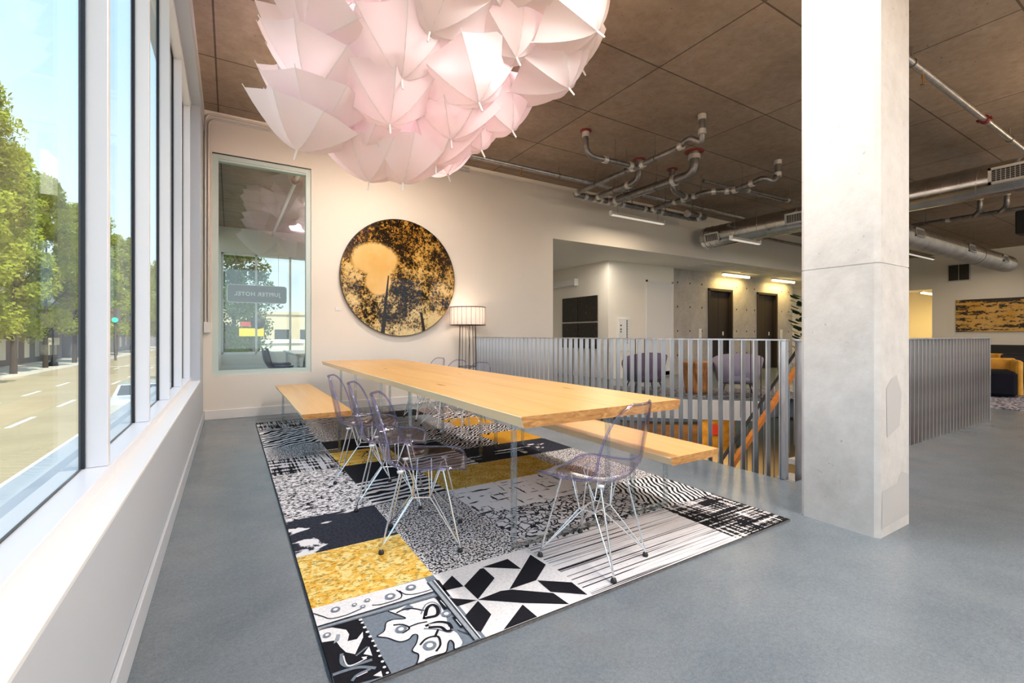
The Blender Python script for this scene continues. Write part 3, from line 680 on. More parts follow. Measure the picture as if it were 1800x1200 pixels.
# spiral ducts
def spiral_duct(label, a, b, r, ax, pitch, seam_r, m='duct', regs=(), hang=()):
    a, b = Vector(a), Vector(b); t = thing('spiral_duct', label, 'duct', a)
    L = (b-a).length; d = (b-a)/L; u = Vector((0,0,1)); w = d.cross(u)
    mb = MB(); mb.tube([a, b], r, 48, caps=False)
    mb.disc(a, -d, r, 48); mb.disc(b, d, r, 48)
    mb.build('duct_body', M[m], t, True)
    sm = MB(); turns = L/pitch; k = int(turns*28)
    if m == 'duct':
        sm.tube([a+d*(L*i/k)+(w*math.cos(2*PI*turns*i/k)+u*math.sin(2*PI*turns*i/k))*r for i in range(k+1)], seam_r, 4, caps=False)
        for s_ in (.10, .22): sm.tube([a+d*s_+(w*math.cos(2*PI*i/32)+u*math.sin(2*PI*i/32))*(r+.004) for i in range(33)], seam_r*1.4, 4)
    else:
        for j in range(int(L/pitch)): sm.tube([a+d*(pitch*(j+.5))+(w*math.cos(2*PI*i/28)+u*math.sin(2*PI*i/28))*r for i in range(29)], seam_r, 5, caps=False)
    sm.build('seam', M[m], t, True)
    for s0, s1, ang, h in regs:
        o_ = a+d*s0; nrm = w*math.cos(ang)+u*math.sin(ang); tg = -w*math.sin(ang)+u*math.cos(ang)
        def P3(s_, q_, o2): return o_+d*s_+tg*q_+nrm*(r+o2)
        fr = MB(); ln = s1-s0; fw = .035
        def slab(mb_, s_0, s_1, q0, q1, o0, o1):
            vs = [P3(s_, q_, o_2) for o_2 in (o0, o1) for s_, q_ in ((s_0, q0), (s_1, q0), (s_1, q1), (s_0, q1))]
            mb_.add(vs, [(0,3,2,1),(4,5,6,7),(0,1,5,4),(1,2,6,5),(2,3,7,6),(3,0,4,7)])
        slab(fr, 0, ln, -h/2, -h/2+fw, -.05, .03); slab(fr, 0, ln, h/2-fw, h/2, -.05, .03); slab(fr, 0, fw, -h/2, h/2, -.05, .03); slab(fr, ln-fw, ln, -h/2, h/2, -.05, .03)
        f_ = fr.build('register', M['grille'], t, True)
        gr = MB(); slab(gr, fw, ln-fw, -h/2+fw, h/2-fw, -.045, .004); gr.build('grille_back', M['grille_dark'], f_, True)
        lv = MB(); nn = max(3, int(ln/.05))
        for i in range(1, nn): slab(lv, fw+(ln-2*fw)*i/nn-.003, fw+(ln-2*fw)*i/nn+.003, -h/2+fw, h/2-fw, .005, .020)
        for i in range(1, 6): slab(lv, fw, ln-fw, -h/2+fw+(h-2*fw)*i/6-.002, -h/2+fw+(h-2*fw)*i/6+.002, .005, .016)
        lv.build('louvre', M['clamp'], f_, True)
    for s_ in hang:
        q = MB(); c = a+d*s_
        q.tube([c+(w*math.cos(2*PI*i/32)+u*math.sin(2*PI*i/32))*(r+.006) for i in range(33)], .008, 4)
        q.tube([c+u*r, (c.x, c.y, CEIL)], .006, 6); q.box(c.x-.03, c.x+.03, c.y-.03, c.y+.03, c.z+r, c.z+r+.07); q.build('hanger', M['rod'], t, True)
    return t
spiral_duct('big spiral steel duct crossing behind the concrete column with white air registers', (9.85, 7.05, 3.475), (9.85, -1.5, 3.475), .245, 'y', .20, .0045,
    regs=((.14, .52, -.25, .22), (2.0, 3.0, -.05, .22), (4.93, 6.3, .0, .24)), hang=(3.6, 5.3))
spiral_duct('ribbed foil duct running to the far lounge wall', (10.15, 4.3, 3.42), (21.4, 4.3, 3.42), .25, 'x', .07, .012, 'duct_flex',
    regs=((2.9, 3.4, 0.1, .2), (6.5, 7.0, .1, .2), (9.6, 10.1, .1, .2)), hang=(2.2, 8))

# linear pendant lights
def linear_light(label, a, b, z, light=None, cord=True):
    a, b = Vector((a[0], a[1], z)), Vector((b[0], b[1], z)); t = thing('pendant_light', label, 'pendant light', (a+b)/2, 0, 'linear pendant lights')
    mb = MB(); mb.bar(a, b, .06, .045); mb.build('housing', M['lamp_tube'], t, True)
    d = (b-a).normalized(); mb = MB(); mb.bar(a+d*.02-Vector((0,0,.034)), b-d*.02-Vector((0,0,.034)), .045, .024); mb.build('tube', M['tube_off'], t, True)
    for e in (a, b):
        mb = MB(); mb.bar(e-d*.01, e+d*.01, .07, .085); mb.build('end_cap', M['plastic_white'], t, True)
    for s_ in (.12, .88):
        mb = MB(); p = a.lerp(b, s_); mb.tube([p, (p.x, p.y, CEIL)], .004, 6); mb.build('cord', M['rod'], t, True)
    if light:
        ld = bpy.data.lights.new('tube_light', 'AREA'); ld.shape = 'RECTANGLE'; ld.size = (b-a).length; ld.size_y = .05; ld.energy = light[0]; ld.color = light[1]
        lo = bpy.data.objects.new('tube_light', ld); col.objects.link(lo); lo.location = (a+b)/2-Vector((0,0,.06)); lo.rotation_euler = (0, 0, math.atan2(d.y, d.x))
    return t
WARM = (1.0, .80, .58)
linear_light('thin linear pendant light under the conduit cluster near the back wall', (6.25, 6.55), (7.75, 6.55), 3.48, (18, WARM))
linear_light('thin linear pendant light hanging beside the end of the big spiral duct', (8.55, 5.55), (9.55, 5.55), 3.08, (18, WARM))
linear_light('thin linear pendant light in front of the ribbed duct just right of the column', (11.5, 5.4), (12.9, 5.4), 3.42, (18, WARM))
linear_light('thin linear pendant light over the ribbed duct in the middle of the far lounge', (16.2, 5.2), (18.2, 5.2), 3.45, (18, WARM))
linear_light('thin linear pendant light nearest the far lounge wall', (19.6, 4.9), (21.4, 4.9), 3.48, (18, WARM))
# ================================================================== RUG
M['red_lit'] = mat('red_enamel', (.55, .05, .03), .4)
RX0, RX1, RY0, RY1 = .285, 2.897, 1.50, 6.68
TW, TH = (RX1-RX0)/5, (RY1-RY0)/10
TILES = [
 ['grey', 'white', 'stripe', 'stripe', 'plaid'],
 ['yellow', 'speckle', 'scribble', 'scribble', 'leafstripe'],
 ['navywhite', 'speckle', 'dash', 'dash', 'speckle_fine'],
 ['leopard', 'zebra', 'shag', 'shag', 'speckle_fine'],
 ['leopard', 'black', 'zebra', 'black', 'navywhite'],
 ['plaid_far', 'crackle', 'black', 'leafdark', 'gold'],
 ['speckle_fine', 'black', 'speckle_fine', 'leafdark', 'leafdark'],
 ['zebra_far', 'speckle_fine', 'speckle_fine', 'speckle', 'gold'],
 ['zebra_far', 'speckle_fine', 'zebra_far', 'grey_light', 'zebra_far'],
 ['plaid_far', 'zebra', 'zebra', 'black', 'grey_zebra']]
rn = sorted({'rug_'+t for r in TILES for t in r} | {'rug_white', 'rug_ink', 'rug_grey', 'rug_grey_light', 'rug_edge', 'rug_stripe'})
ri = {k: i for i, k in enumerate(rn)}
rug = MB(); RZ = .013
rug.add([(x, y, z) for z in (.0005, RZ-.0008) for x, y in ((RX0-.004,RY0-.004),(RX1+.004,RY0-.004),(RX1+.004,RY1+.004),(RX0-.004,RY1+.004))], [(0,3,2,1),(0,1,5,4),(1,2,6,5),(2,3,7,6),(3,0,4,7)], ri['rug_edge'])
for j, row in enumerate(TILES):
    for i, tname in enumerate(row):
        a, b, c_, d = RX0+TW*i, RX0+TW*(i+1), RY0+TH*j, RY0+TH*(j+1)
        rug.quad((a,c_,RZ), (b,c_,RZ), (b,d,RZ), (a,d,RZ), ri['rug_'+tname])
GEO= [[(0.808, 1.91), (0.88, 1.966), (0.886, 1.855), (0.796, 1.867)], [(0.889, 1.857), (1.019, 1.953), (1.037, 1.95), (1.038, 1.843), (0.894, 1.732)], [(1.035, 1.961), (1.182, 1.967), (1.187, 1.849)], [(1.046, 1.727), (1.304, 1.945), (1.311, 1.821), (1.19, 1.728)], [(0.892, 1.729), (1.008, 1.737), (1.056, 1.721), (1.194, 1.604), (1.201, 1.468), (1.043, 1.609)], [(1.193, 1.726), (1.317, 1.629), (1.312, 1.516), (1.189, 1.617)], [(0.799, 1.979), (0.813, 1.959), (0.805, 1.819), (0.786, 1.813)], [(0.795, 1.804), (0.889, 1.728), (0.798, 1.731)], [(0.798, 1.657), (0.889, 1.722), (0.892, 1.611), (0.805, 1.535), (0.791, 1.558)], [(0.883, 1.484), (1.035, 1.602), (1.039, 1.488), (1.019, 1.469), (0.798, 1.467), (0.796, 1.486)], [(1.043, 1.485), (1.189, 1.49), (1.202, 1.467), (1.061, 1.472)]]
ORN= [('w', [(0.285, 2.027), (0.763, 2.01), (0.759, 1.89), (0.297, 1.895)]), ('k', [(0.292, 1.868), (0.44, 1.858), (0.455, 1.474), (0.431, 1.469), (0.288, 1.525)]), ('w', [(0.296, 1.872), (0.334, 1.856), (0.376, 1.814), (0.38, 1.781), (0.366, 1.744), (0.398, 1.738), (0.427, 1.77), (0.42, 1.736), (0.394, 1.693), (0.374, 1.659), (0.349, 1.686), (0.337, 1.727), (0.33, 1.772), (0.303, 1.786), (0.293, 1.832)]), ('g', [(0.34, 1.805), (0.352, 1.798), (0.341, 1.764), (0.32, 1.756)]), ('g', [(0.294, 1.764), (0.312, 1.754), (0.308, 1.59), (0.293, 1.599)]), ('w', [(0.426, 1.674), (0.423, 1.619), (0.399, 1.644)]), ('w', [(0.429, 1.531), (0.426, 1.494), (0.401, 1.523)]), ('w', [(0.389, 1.632), (0.408, 1.625), (0.394, 1.612)]), ('w', [(0.545, 1.846), (0.591, 1.765), (0.547, 1.781), (0.518, 1.776), (0.496, 1.73), (0.466, 1.713), (0.495, 1.685), (0.526, 1.641), (0.559, 1.636), (0.582, 1.652), (0.595, 1.639), (0.576, 1.601), (0.55, 1.57), (0.562, 1.54), (0.543, 1.503), (0.537, 1.472), (0.571, 1.476), (0.59, 1.505), (0.623, 1.489), (0.65, 1.499), (0.674, 1.54), (0.688, 1.551), (0.691, 1.53), (0.68, 1.499), (0.684, 1.469), (0.707, 1.469), (0.723, 1.52), (0.728, 1.578), (0.722, 1.607), (0.713, 1.629), (0.736, 1.705), (0.744, 1.811), (0.739, 1.84), (0.708, 1.84), (0.645, 1.849), (0.579, 1.843)]), ('G', [(0.594, 1.831), (0.632, 1.848), (0.644, 1.819), (0.615, 1.808)])]
STR= [('k', 0.005, [(0.306, 1.988), (0.316, 1.945), (0.339, 1.916), (0.395, 1.908), (0.458, 1.921)]), ('k', 0.0054, [(0.501, 1.922), (0.535, 1.908), (0.592, 1.907), (0.62, 1.913), (0.631, 1.941), (0.622, 1.981)]), ('k', 0.005, [(0.631, 1.968), (0.645, 1.928), (0.686, 1.907), (0.752, 1.904)]), ('k', 0.0058, [(0.289, 1.889), (0.756, 1.882)]), ('g', 0.0094, [(0.291, 1.876), (0.749, 1.859)]), ('k', 0.0036, [(0.292, 1.864), (0.744, 1.84)]), ('k', 0.005, [(0.545, 1.846), (0.591, 1.765), (0.547, 1.781), (0.518, 1.776), (0.496, 1.73), (0.466, 1.713), (0.495, 1.685), (0.526, 1.641), (0.559, 1.636), (0.582, 1.652), (0.595, 1.639), (0.576, 1.601), (0.55, 1.57), (0.562, 1.54), (0.543, 1.503), (0.537, 1.472)]), ('k', 0.0054, [(0.571, 1.476), (0.59, 1.505), (0.623, 1.489), (0.65, 1.499), (0.674, 1.54), (0.688, 1.551), (0.691, 1.53), (0.68, 1.499), (0.684, 1.469)]), ('k', 0.0081, [(0.57, 1.816), (0.598, 1.823), (0.633, 1.814), (0.67, 1.774)]), ('G', 0.0058, [(0.651, 1.757), (0.689, 1.807), (0.724, 1.811), (0.736, 1.765), (0.718, 1.716)]), ('k', 0.0153, [(0.652, 1.719), (0.687, 1.781), (0.716, 1.792), (0.723, 1.759), (0.701, 1.717), (0.649, 1.728)]), ('w', 0.005, [(0.659, 1.731), (0.69, 1.738), (0.714, 1.772)]), ('G', 0.0058, [(0.629, 1.665), (0.671, 1.633), (0.703, 1.593), (0.725, 1.606)]), ('k', 0.013, [(0.639, 1.676), (0.688, 1.675), (0.721, 1.646), (0.717, 1.605), (0.696, 1.607), (0.686, 1.64), (0.646, 1.662)]), ('w', 0.0058, [(0.653, 1.677), (0.697, 1.658), (0.708, 1.613)]), ('k', 0.0067, [(0.579, 1.703), (0.619, 1.706), (0.655, 1.698)]), ('k', 0.0094, [(0.674, 1.632), (0.645, 1.596)]), ('k', 0.0081, [(0.584, 1.584), (0.617, 1.605), (0.656, 1.595), (0.647, 1.548), (0.62, 1.522)]), ('k', 0.0072, [(0.536, 1.746), (0.567, 1.731), (0.583, 1.696), (0.551, 1.681)]), ('G', 0.0122, [(0.334, 1.684), (0.325, 1.635), (0.341, 1.609), (0.376, 1.601), (0.417, 1.598)]), ('w', 0.0045, [(0.337, 1.669), (0.336, 1.628), (0.348, 1.606), (0.403, 1.615)]), ('G', 0.013, [(0.311, 1.594), (0.363, 1.587), (0.417, 1.551)]), ('G', 0.0103, [(0.336, 1.533), (0.357, 1.551), (0.4, 1.556)]), ('w', 0.0036, [(0.353, 1.544), (0.389, 1.548)]), ('G', 0.0064, [(0.374, 1.646), (0.42, 1.673)]), ('k', 0.0032, [(0.295, 1.783), (0.291, 1.6)]), ('k', 0.0036, [(0.312, 1.754), (0.31, 1.589)]), ('k', 0.0036, [(0.284, 1.701), (0.312, 1.693)]), ('k', 0.0139, [(0.752, 1.839), (0.749, 1.735)]), ('w', 0.0032, [(0.754, 1.805), (0.757, 1.752)]), ('k', 0.013, [(0.755, 1.672), (0.756, 1.594)]), ('w', 0.0032, [(0.756, 1.652), (0.757, 1.607)]), ('G', 0.0067, [(0.716, 1.606), (0.73, 1.576), (0.724, 1.51)]), ('k', 0.0036, [(0.733, 1.59), (0.764, 1.535)]), ('g', 0.0153, [(0.771, 1.965), (0.772, 1.473)]), ('w', 0.005, [(0.792, 1.967), (0.788, 1.473)]), ('k', 0.0036, [(0.758, 1.967), (0.761, 1.472)]), ('k', 0.0022, [(0.782, 1.964), (0.781, 1.473)])]
DOTG= [(0.366, 1.966, 0.018), (0.439, 1.96, 0.0108), (0.466, 1.929, 0.0108), (0.493, 1.965, 0.0117), (0.583, 1.943, 0.0225), (0.682, 1.964, 0.0225), (0.553, 1.704, 0.0216), (0.612, 1.561, 0.0242), (0.738, 1.704, 0.0197), (0.308, 1.815, 0.0139)]
DOTW= [(0.436, 1.843, 0.0072), (0.437, 1.82, 0.0058), (0.438, 1.787, 0.0067), (0.44, 1.754, 0.0067), (0.442, 1.722, 0.0067), (0.444, 1.692, 0.0058), (0.444, 1.661, 0.0058), (0.446, 1.629, 0.0058), (0.444, 1.6, 0.0058), (0.444, 1.568, 0.0058), (0.442, 1.538, 0.0058), (0.443, 1.507, 0.005)]

def snap(p): return (RX0+.001 if p[0]-RX0 < .03 else p[0], max(p[1], RY0+.002))
ORN = [(c_, [snap(p) for p in g]) for c_, g in ORN]; GEO = [[snap(p) for p in g] for g in GEO]; STR = [(c_, w_, [snap(p) for p in g]) for c_, w_, g in STR]
CM = {'w': 'rug_white', 'k': 'rug_ink', 'g': 'rug_grey_light', 'G': 'rug_grey'}
for g in GEO: rug.poly([(x, y, RZ+.0006) for x, y in g], ri['rug_ink'])
def fill(pts, z, mi):
    from mathutils.geometry import tessellate_polygon
    v = [Vector((x, y, 0)) for x, y in pts]
    for t in tessellate_polygon([v]):
        a, b, c_ = [v[i] for i in t]
        if (b-a).cross(c_-a).z < 0: b, c_ = c_, b
        rug.add([(p.x, p.y, z) for p in (a, b, c_)], [(0,1,2)], mi)
for k, (c_, pts) in enumerate(ORN): fill(pts, RZ+.0004+.0001*k, ri[CM[c_]])
def stroke(pts, w, z, mi):
    P = [Vector((x, y, 0)) for x, y in pts]; Q = []
    for i in range(len(P)-1):                       # smooth the line
        p0, p1, p2, p3 = P[max(0,i-1)], P[i], P[i+1], P[min(len(P)-1,i+2)]
        for k in range(6):
            t = k/6; Q.append(.5*((2*p1)+(p2-p0)*t+(2*p0-5*p1+4*p2-p3)*t*t+(3*p1-p0-3*p2+p3)*t**3))
    Q.append(P[-1]); L = []
    for i, q in enumerate(Q):
        d = (Q[min(i+1,len(Q)-1)]-Q[max(i-1,0)]).normalized(); s_ = Vector((-d.y, d.x, 0))*w/2; L.append((q+s_, q-s_))
    for (a, b), (c_, d) in zip(L, L[1:]):
        vs = [(a.x,a.y,z), (b.x,b.y,z), (d.x,d.y,z), (c_.x,c_.y,z)]
        rug.add(vs, [(0,1,2,3)], mi)
for k, (c_, w_, pts) in enumerate(STR): stroke(pts, w_, RZ+.0016+.00005*k, ri[CM[c_]])
for x, y, r_ in DOTG: rug.disc((x, y, RZ+.0042), (0,0,1), r_, 16, ri['rug_grey']); rug.disc((x, y, RZ+.0044), (0,0,1), r_*.5, 12, ri['rug_white'])
for x, y, r_ in DOTW: rug.disc((x, y, RZ+.0043), (0,0,1), r_, 12, ri['rug_white'])
tag(rug.build('rug', [M[k] for k in rn]), 'large patchwork carpet of black, white, grey and yellow squares under the oak table', 'rug')

# ================================================================== TABLE AND BENCHES
def slab(x0, x1, y0, y1, z0, z1, amp, seed):
    """live-edge plank: sides wander a little and slope under, ends are cut straight"""
    n_ = 40; mb = MB(); vs = []
    for i in range(n_+1):
        y = y0+(y1-y0)*i/n_
        l = noise.noise(Vector((y*1.3, seed, 0)))*amp; r_ = noise.noise(Vector((y*1.3, seed+9, 0)))*amp
        vs += [(x0+l, y, z1-.003), (x0+l+.004, y, z1), (x1+r_-.004, y, z1), (x1+r_, y, z1-.003), (x1+r_-.018, y, z0), (x0+l+.016, y, z0)]
    fs_top = []; fs_side = []
    for i in range(n_):
        o = i*6; q = o+6
        fs_top += [(o+1, o+2, q+2, q+1), (o+5, q+5, q+4, o+4)]
        fs_side += [(o, o+1, q+1, q), (o+5, o, q, q+5), (o+2, o+3, q+3, q+2), (o+3, o+4, q+4, q+3)]
    o0 = len(mb.v); mb.add(vs, fs_top, 0); 
    mb.f += [tuple(i+o0 for i in f) for f in fs_side]; mb.mi += [1]*len(fs_side); mb.sm += [False]*len(fs_side)
    e = n_*6; mb.f += [(0,5,4,3,2,1), tuple(e+i for i in (0,1,2,3,4,5))]; mb.mi += [2, 2]; mb.sm += [False]*2
    return mb
WOODS = [M['oak'], M['oak_side_lit'], M['oak_end']]
def acrylic_frame(t, x0, x1, y, ztop):
    for x in (x0, x1):
        mb = MB(); mb.bbox(x-.013, x+.013, y-.013, y+.013, RZ+.026, ztop, .003); mb.build('leg', M['acrylic_bar'], t, True)
    mb = MB(); mb.bbox(x0-.013, x1+.013, y-.013, y+.013, RZ+.0015, RZ+.026, .003); mb.build('foot_bar', M['acrylic_bar'], t, True)
M['acrylic_bar'] = clear_mat('acrylic_bar', (.84, .885, .90), (.55, .70, .74), gloss=.17, gain=1.5)
T = thing('dining_table', 'long solid oak table with live edges on clear acrylic frames', 'table', (1.62, 4.3, 0))
tb_ = slab(1.09, 2.15, 1.70, 6.85, .718, .77, .012, 3)
tb_.box(1.655, 1.658, 1.701, 6.849, .7690, .7702, 2)                  # the glue line between the two boards
for kx, ky, ka in ((1.95, 2.45, .05), (1.30, 3.1, .06), (1.82, 3.9, .04), (1.42, 4.9, .05), (1.9, 5.6, .05)):
    tb_.add([(kx+ka*.28*math.cos(a), ky+ka*1.4*math.sin(a), .7703) for a in [2*PI*q/12 for q in range(12)]], [tuple(range(12))], 2)
tb_.build('tabletop', WOODS, T, True)
for y in (2.05, 3.68, 4.55, 5.62, 6.45): acrylic_frame(T, 1.27, 1.93, y, .718)
for lab, x0, x1, y0, y1, fx, fy in (('oak bench on clear legs between the table and the railing', 2.07, 2.50, 1.70, 4.1, (2.13, 2.43), (2.04, 3.76)),
                               ('oak bench on clear legs at the far end of the table by the window wall', .52, .95, 4.27, 6.95, (.585, .90), (4.64, 6.6))):
    t = thing('bench', lab, 'bench', ((x0+x1)/2, (y0+y1)/2, 0))
    slab(x0, x1, y0, y1, .408, .452, .008, x0*7).build('seat', WOODS, t, True)
    for y in fy: acrylic_frame(t, fx[0], fx[1], y, .408)

# ================================================================== CLEAR SHELL CHAIRS
def make_chair(label):
    t = thing('shell_chair', label, 'chair')
    #          y     z     half width  side lift  edge forward
    prof = [(.235, .418, .130, .000, 0), (.222, .436, .185, .004, 0), (.17, .443, .224, .012, 0), (.09, .436, .236, .022, 0), (.0, .425, .236, .034, 0), (-.08, .418, .234, .050, .0),
            (-.145, .426, .232, .062, .022), (-.19, .458, .229, .050, .05), (-.212, .51, .226, .03, .065), (-.226, .58, .222, .012, .07), (-.242, .66, .212, .0, .066), (-.258, .73, .190, 0, .056), (-.270, .785, .148, 0, .04), (-.276, .812, .088, 0, .024)]
    nu = 14; mb = MB(); vs = []; m = len(prof); rim = []
    for i, (y, z, w, lift, fwd) in enumerate(prof):
        row = []
        for k in range(nu+1):
            u = -1+2*k/nu; a = abs(u)**2.4
            row.append((w*u, y+fwd*a, z+lift*a))
        vs += row
    fs = [(i*(nu+1)+k, i*(nu+1)+k+1, (i+1)*(nu+1)+k+1, (i+1)*(nu+1)+k) for i in range(m-1) for k in range(nu)]
    mb.add(vs, fs, 0, True)
    sh = mb.build('shell', M['shell'], t)
    so_ = sh.modifiers.new('thick', 'SOLIDIFY'); so_.thickness = .006; so_.offset = 0
    smooth_mod(sh, 1)
    L = [vs[i*(nu+1)] for i in range(m)]; Rr = [vs[i*(nu+1)+nu] for i in range(m)]
    top = [vs[(m-1)*(nu+1)+k] for k in range(1, nu)]; front = [vs[k] for k in range(nu-1, 0, -1)]
    loop = L+top+Rr[::-1]+front; loop = loop+[loop[0]]
    sp = []; P = [Vector(p) for p in loop[:-1]]; nP = len(P)
    for i in range(nP):
        p0, p1, p2, p3 = P[i-1], P[i], P[(i+1) % nP], P[(i+2) % nP]
        for k in range(2):
            q = k/2; sp.append(.5*((2*p1)+(p2-p0)*q+(2*p0-5*p1+4*p2-p3)*q*q+(3*p1-p0-3*p2+p3)*q**3))
    sp.append(sp[0])
    q = MB(); q.tube(sp, .0062, 8, caps=False); q.build('rim', M['shell_rim'], t)
    feet = [(-.186, .205), (.186, .205), (-.164, -.195), (.164, -.195)]
    mounts = [(-.125, .115, .424), (.125, .115, .424), (-.125, -.105, .418), (.125, -.105, .418)]
    hubs = [(-.075, .045, .262), (.075, .045, .262), (-.075, -.045, .262), (.075, -.045, .262)]
    for f, mo, h in zip(feet, mounts, hubs):
        foot = Vector((f[0], f[1], .022+RZ)); mo = Vector(mo)
        q = MB(); q.tube([foot, foot.lerp(mo, .94), mo], .0048, 8)
        q.tube([foot+Vector((0,0,.008)), Vector(h)], .0036, 7)
        other = Vector((-h[0]*.2, h[1]*1.0, h[2]))
        q.tube([foot+Vector((0,0,.008)), other], .0036, 7)
        lg = q.build('leg', M['chrome'], t)
        q = MB(); q.lathe([(0, 0), (.013, 0), (.015, .008), (.010, .020), (0, .022)], 12, (f[0], f[1], RZ)); q.build('glide', M['glide'], lg)
    q = MB()
    H_ = [Vector(h) for h in hubs]
    for a, b in ((0, 1), (1, 3), (3, 2), (2, 0)): q.tube([H_[a], H_[b]], .0036, 7)
    for h, mo in zip(H_, mounts):
        mo = Vector(mo); q.tube([h, Vector((mo.x*.45, mo.y*.9, .418))], .0036, 7); q.tube([h, Vector((mo.x*.98, mo.y*.35, .418))], .0036, 7)
    q.build('brace', M['chrome'], t)
    for mo in mounts:
        q = MB(); q.lathe([(0, -.006), (.016, -.006), (.018, .004), (0, .006)], 12, mo); q.build('shock_mount', M['plastic_white'], t)
    return t
chair0 = make_chair('x')
CH = [  # x, y, facing (dx, dy), label
 (1.575, 1.765, (-.30, .95), 'clear plastic chair at the near head of the oak table'),
 (.905, 2.415, (.90, -.42), 'clear plastic chair nearest the camera on the window side of the table'),
 (.925, 3.075, (.92, -.38), 'middle clear plastic chair on the window side of the table'),
 (.915, 3.72, (.93, -.36), 'clear plastic chair next to the far bench on the window side of the table'),
 (2.25, 4.66, (-.97, -.20), 'clear plastic chair on the railing side of the table, nearest the railing bench'),
 (2.24, 5.26, (-.98, -.18), 'clear plastic chair on the railing side of the table, in front of the floor lamp'),
 (2.24, 5.93, (-.98, -.10), 'clear plastic chair on the railing side of the table, nearest the cream wall'),
]
for i, (x, y, f, lab) in enumerate(CH):
    o = chair0 if i == 0 else copy_tree(chair0)
    o.location = (x, y, 0); o.rotation_euler = (0, 0, math.atan2(-f[0], f[1])); o['label'] = lab; o['category'] = 'chair'; o['group'] = 'clear shell chairs around the oak table'

# ================================================================== RAILINGS
RH = 1.098
def railing(label, a, b, n_, first, end_posts=()):
    a, b = Vector(a), Vector(b); t = thing('railing', label, 'railing', a); d = (b-a).normalized(); nrm = Vector((d.y, -d.x, 0))
    mb = MB(); mb.bar(a+Vector((0,0,RH-.006)), b+Vector((0,0,RH-.006)), .055, .012); mb.build('top_rail', M['steel'], t, True)
    proto = None
    for k in range(n_):
        p = a+d*(first+(b-a).length*k/n_*.999)
        if proto is None:
            mb = MB(); e = d*.006; w_ = nrm*.026
            vs = [Vector((0,0,z))+e*sx+w_*sy for z in (-.05, RH-.0125) for sx, sy in ((-1,-1),(1,-1),(1,1),(-1,1))]
            mb.add(vs, [(0,3,2,1),(4,5,6,7),(0,1,5,4),(1,2,6,5),(2,3,7,6),(3,0,4,7)]); proto = mb.build('baluster', M['steel'], t); c = proto
        else:
            c = proto.copy(); col.objects.link(c); c.parent = t
        c.location = p-a
    for q_ in end_posts:
        mb = MB(); mb.bbox(q_[0]-.02, q_[0]+.02, q_[1]-.02, q_[1]+.02, 0, RH-.0125, .003); mb.build('post', M['steel'], t, True)
    return t
railing('steel bar railing along the stairwell behind the oak table', (3.71, 7.31, 0), (3.71, 1.93, 0), 51, .06, ((3.71, 1.955),))
railing('steel bar railing running right from the concrete column, its bars closely overlapping', (3.76, 1.90, 0), (8.62, 1.90, 0), 46, .05, ((8.60, 1.90),))
# dark railing on the far edge
t = thing('guard_railing', 'thin black rod railing along the far edge of the stairwell', 'railing', (6.2, 6.0, 0))
A, B = Vector((4.7, 7.32, 0)), Vector((7.80, 4.52, 0)); n_ = 26
mb = MB(); mb.bar(A+Vector((0,0,1.07)), B+Vector((0,0,1.07)), .04, .012); mb.build('top_rail', M['steel_dark'], t, True)
nn = Vector((-.68, -.735, 0))
for k in range(n_+1):
    p = A.lerp(B, k/n_)+nn*.03
    mb = MB(); mb.tube(fillet([p+Vector((0,0,1.07))-nn*.03, p+Vector((0,0,1.0)), p+Vector((0,0,-.26)), p+Vector((0,0,-.30))-nn*.0], .04), .008, 6); mb.build('baluster', M['steel_dark'], t, True)
# stairs
st = MB()
n_ = 15
for k in range(n_):
    z1 = -.0-.177*(k+1); x1 = 6.25-.24*k
    st.box(x1-.28, x1, 2.02, 2.98, z1-.06, z1)
st.add([(6.25, 2.1, -.35), (6.25, 2.16, -.35), (2.65, 2.16, -2.9), (2.65, 2.1, -2.9), (6.25, 2.1, -.1), (6.25, 2.16, -.1), (2.65, 2.16, -2.65), (2.65, 2.1, -2.65)], [(0,1,2,3),(4,7,6,5),(0,4,5,1),(1,5,6,2),(2,6,7,3),(3,7,4,0)])
tag(st.build('stairs', M['column']), 'concrete stair flight going down inside the stairwell', 'stairs', kind='structure')
t = thing('stair_railing', 'sloping stair railing with orange wooden handrail in the stairwell', 'railing', (5.2, 3.02, 0))
P0, P1 = Vector((2.9, 3.02, -1.53)), Vector((6.22, 3.02, .955)); sl_ = (P1-P0).normalized()
mb = MB(); mb.bar(P0+Vector((0,0,.14)), P1+Vector((0,0,.14)), .035, .012); mb.build('top_rail', M['steel_dark'], t, True)
mb = MB(); mb.bar(P0+Vector((0,-.05,0)), P1+Vector((0,-.05,0)), .045, .055); mb.build('handrail', M['handrail'], t, True)
for k in range(30):
    p = P0.lerp(P1, (k+.5)/30); mb = MB(); mb.tube([p+Vector((0,0,.135)), p+Vector((0,0,-.98))], .007, 6); mb.build('baluster', M['steel'], t, True)
for k in range(5):
    p = P0.lerp(P1, (k+.5)/5); mb = MB(); mb.tube([p, p+Vector((0,-.05,-.02))], .007, 6); mb.build('bracket', M['steel'], t, True)
# handrail behind the right-hand railing
t = thing('stair_handrail', 'dark sloping stair handrail seen through the right-hand railing', 'handrail', (8.6, 2.12, 0))
mb = MB(); mb.bar((5.4, 2.0, -1.10), (8.55, 2.0, .86), .04, .05); mb.build('rail', M['steel_dark'], t, True)
for x in (6.6, 7.6, 8.4):
    z = -1.10+(x-5.4)*.622; mb = MB(); mb.tube([(x, 2.0, z), (x, 2.0, z-.9)], .012, 8); mb.build('post', M['steel_dark'], t, True)
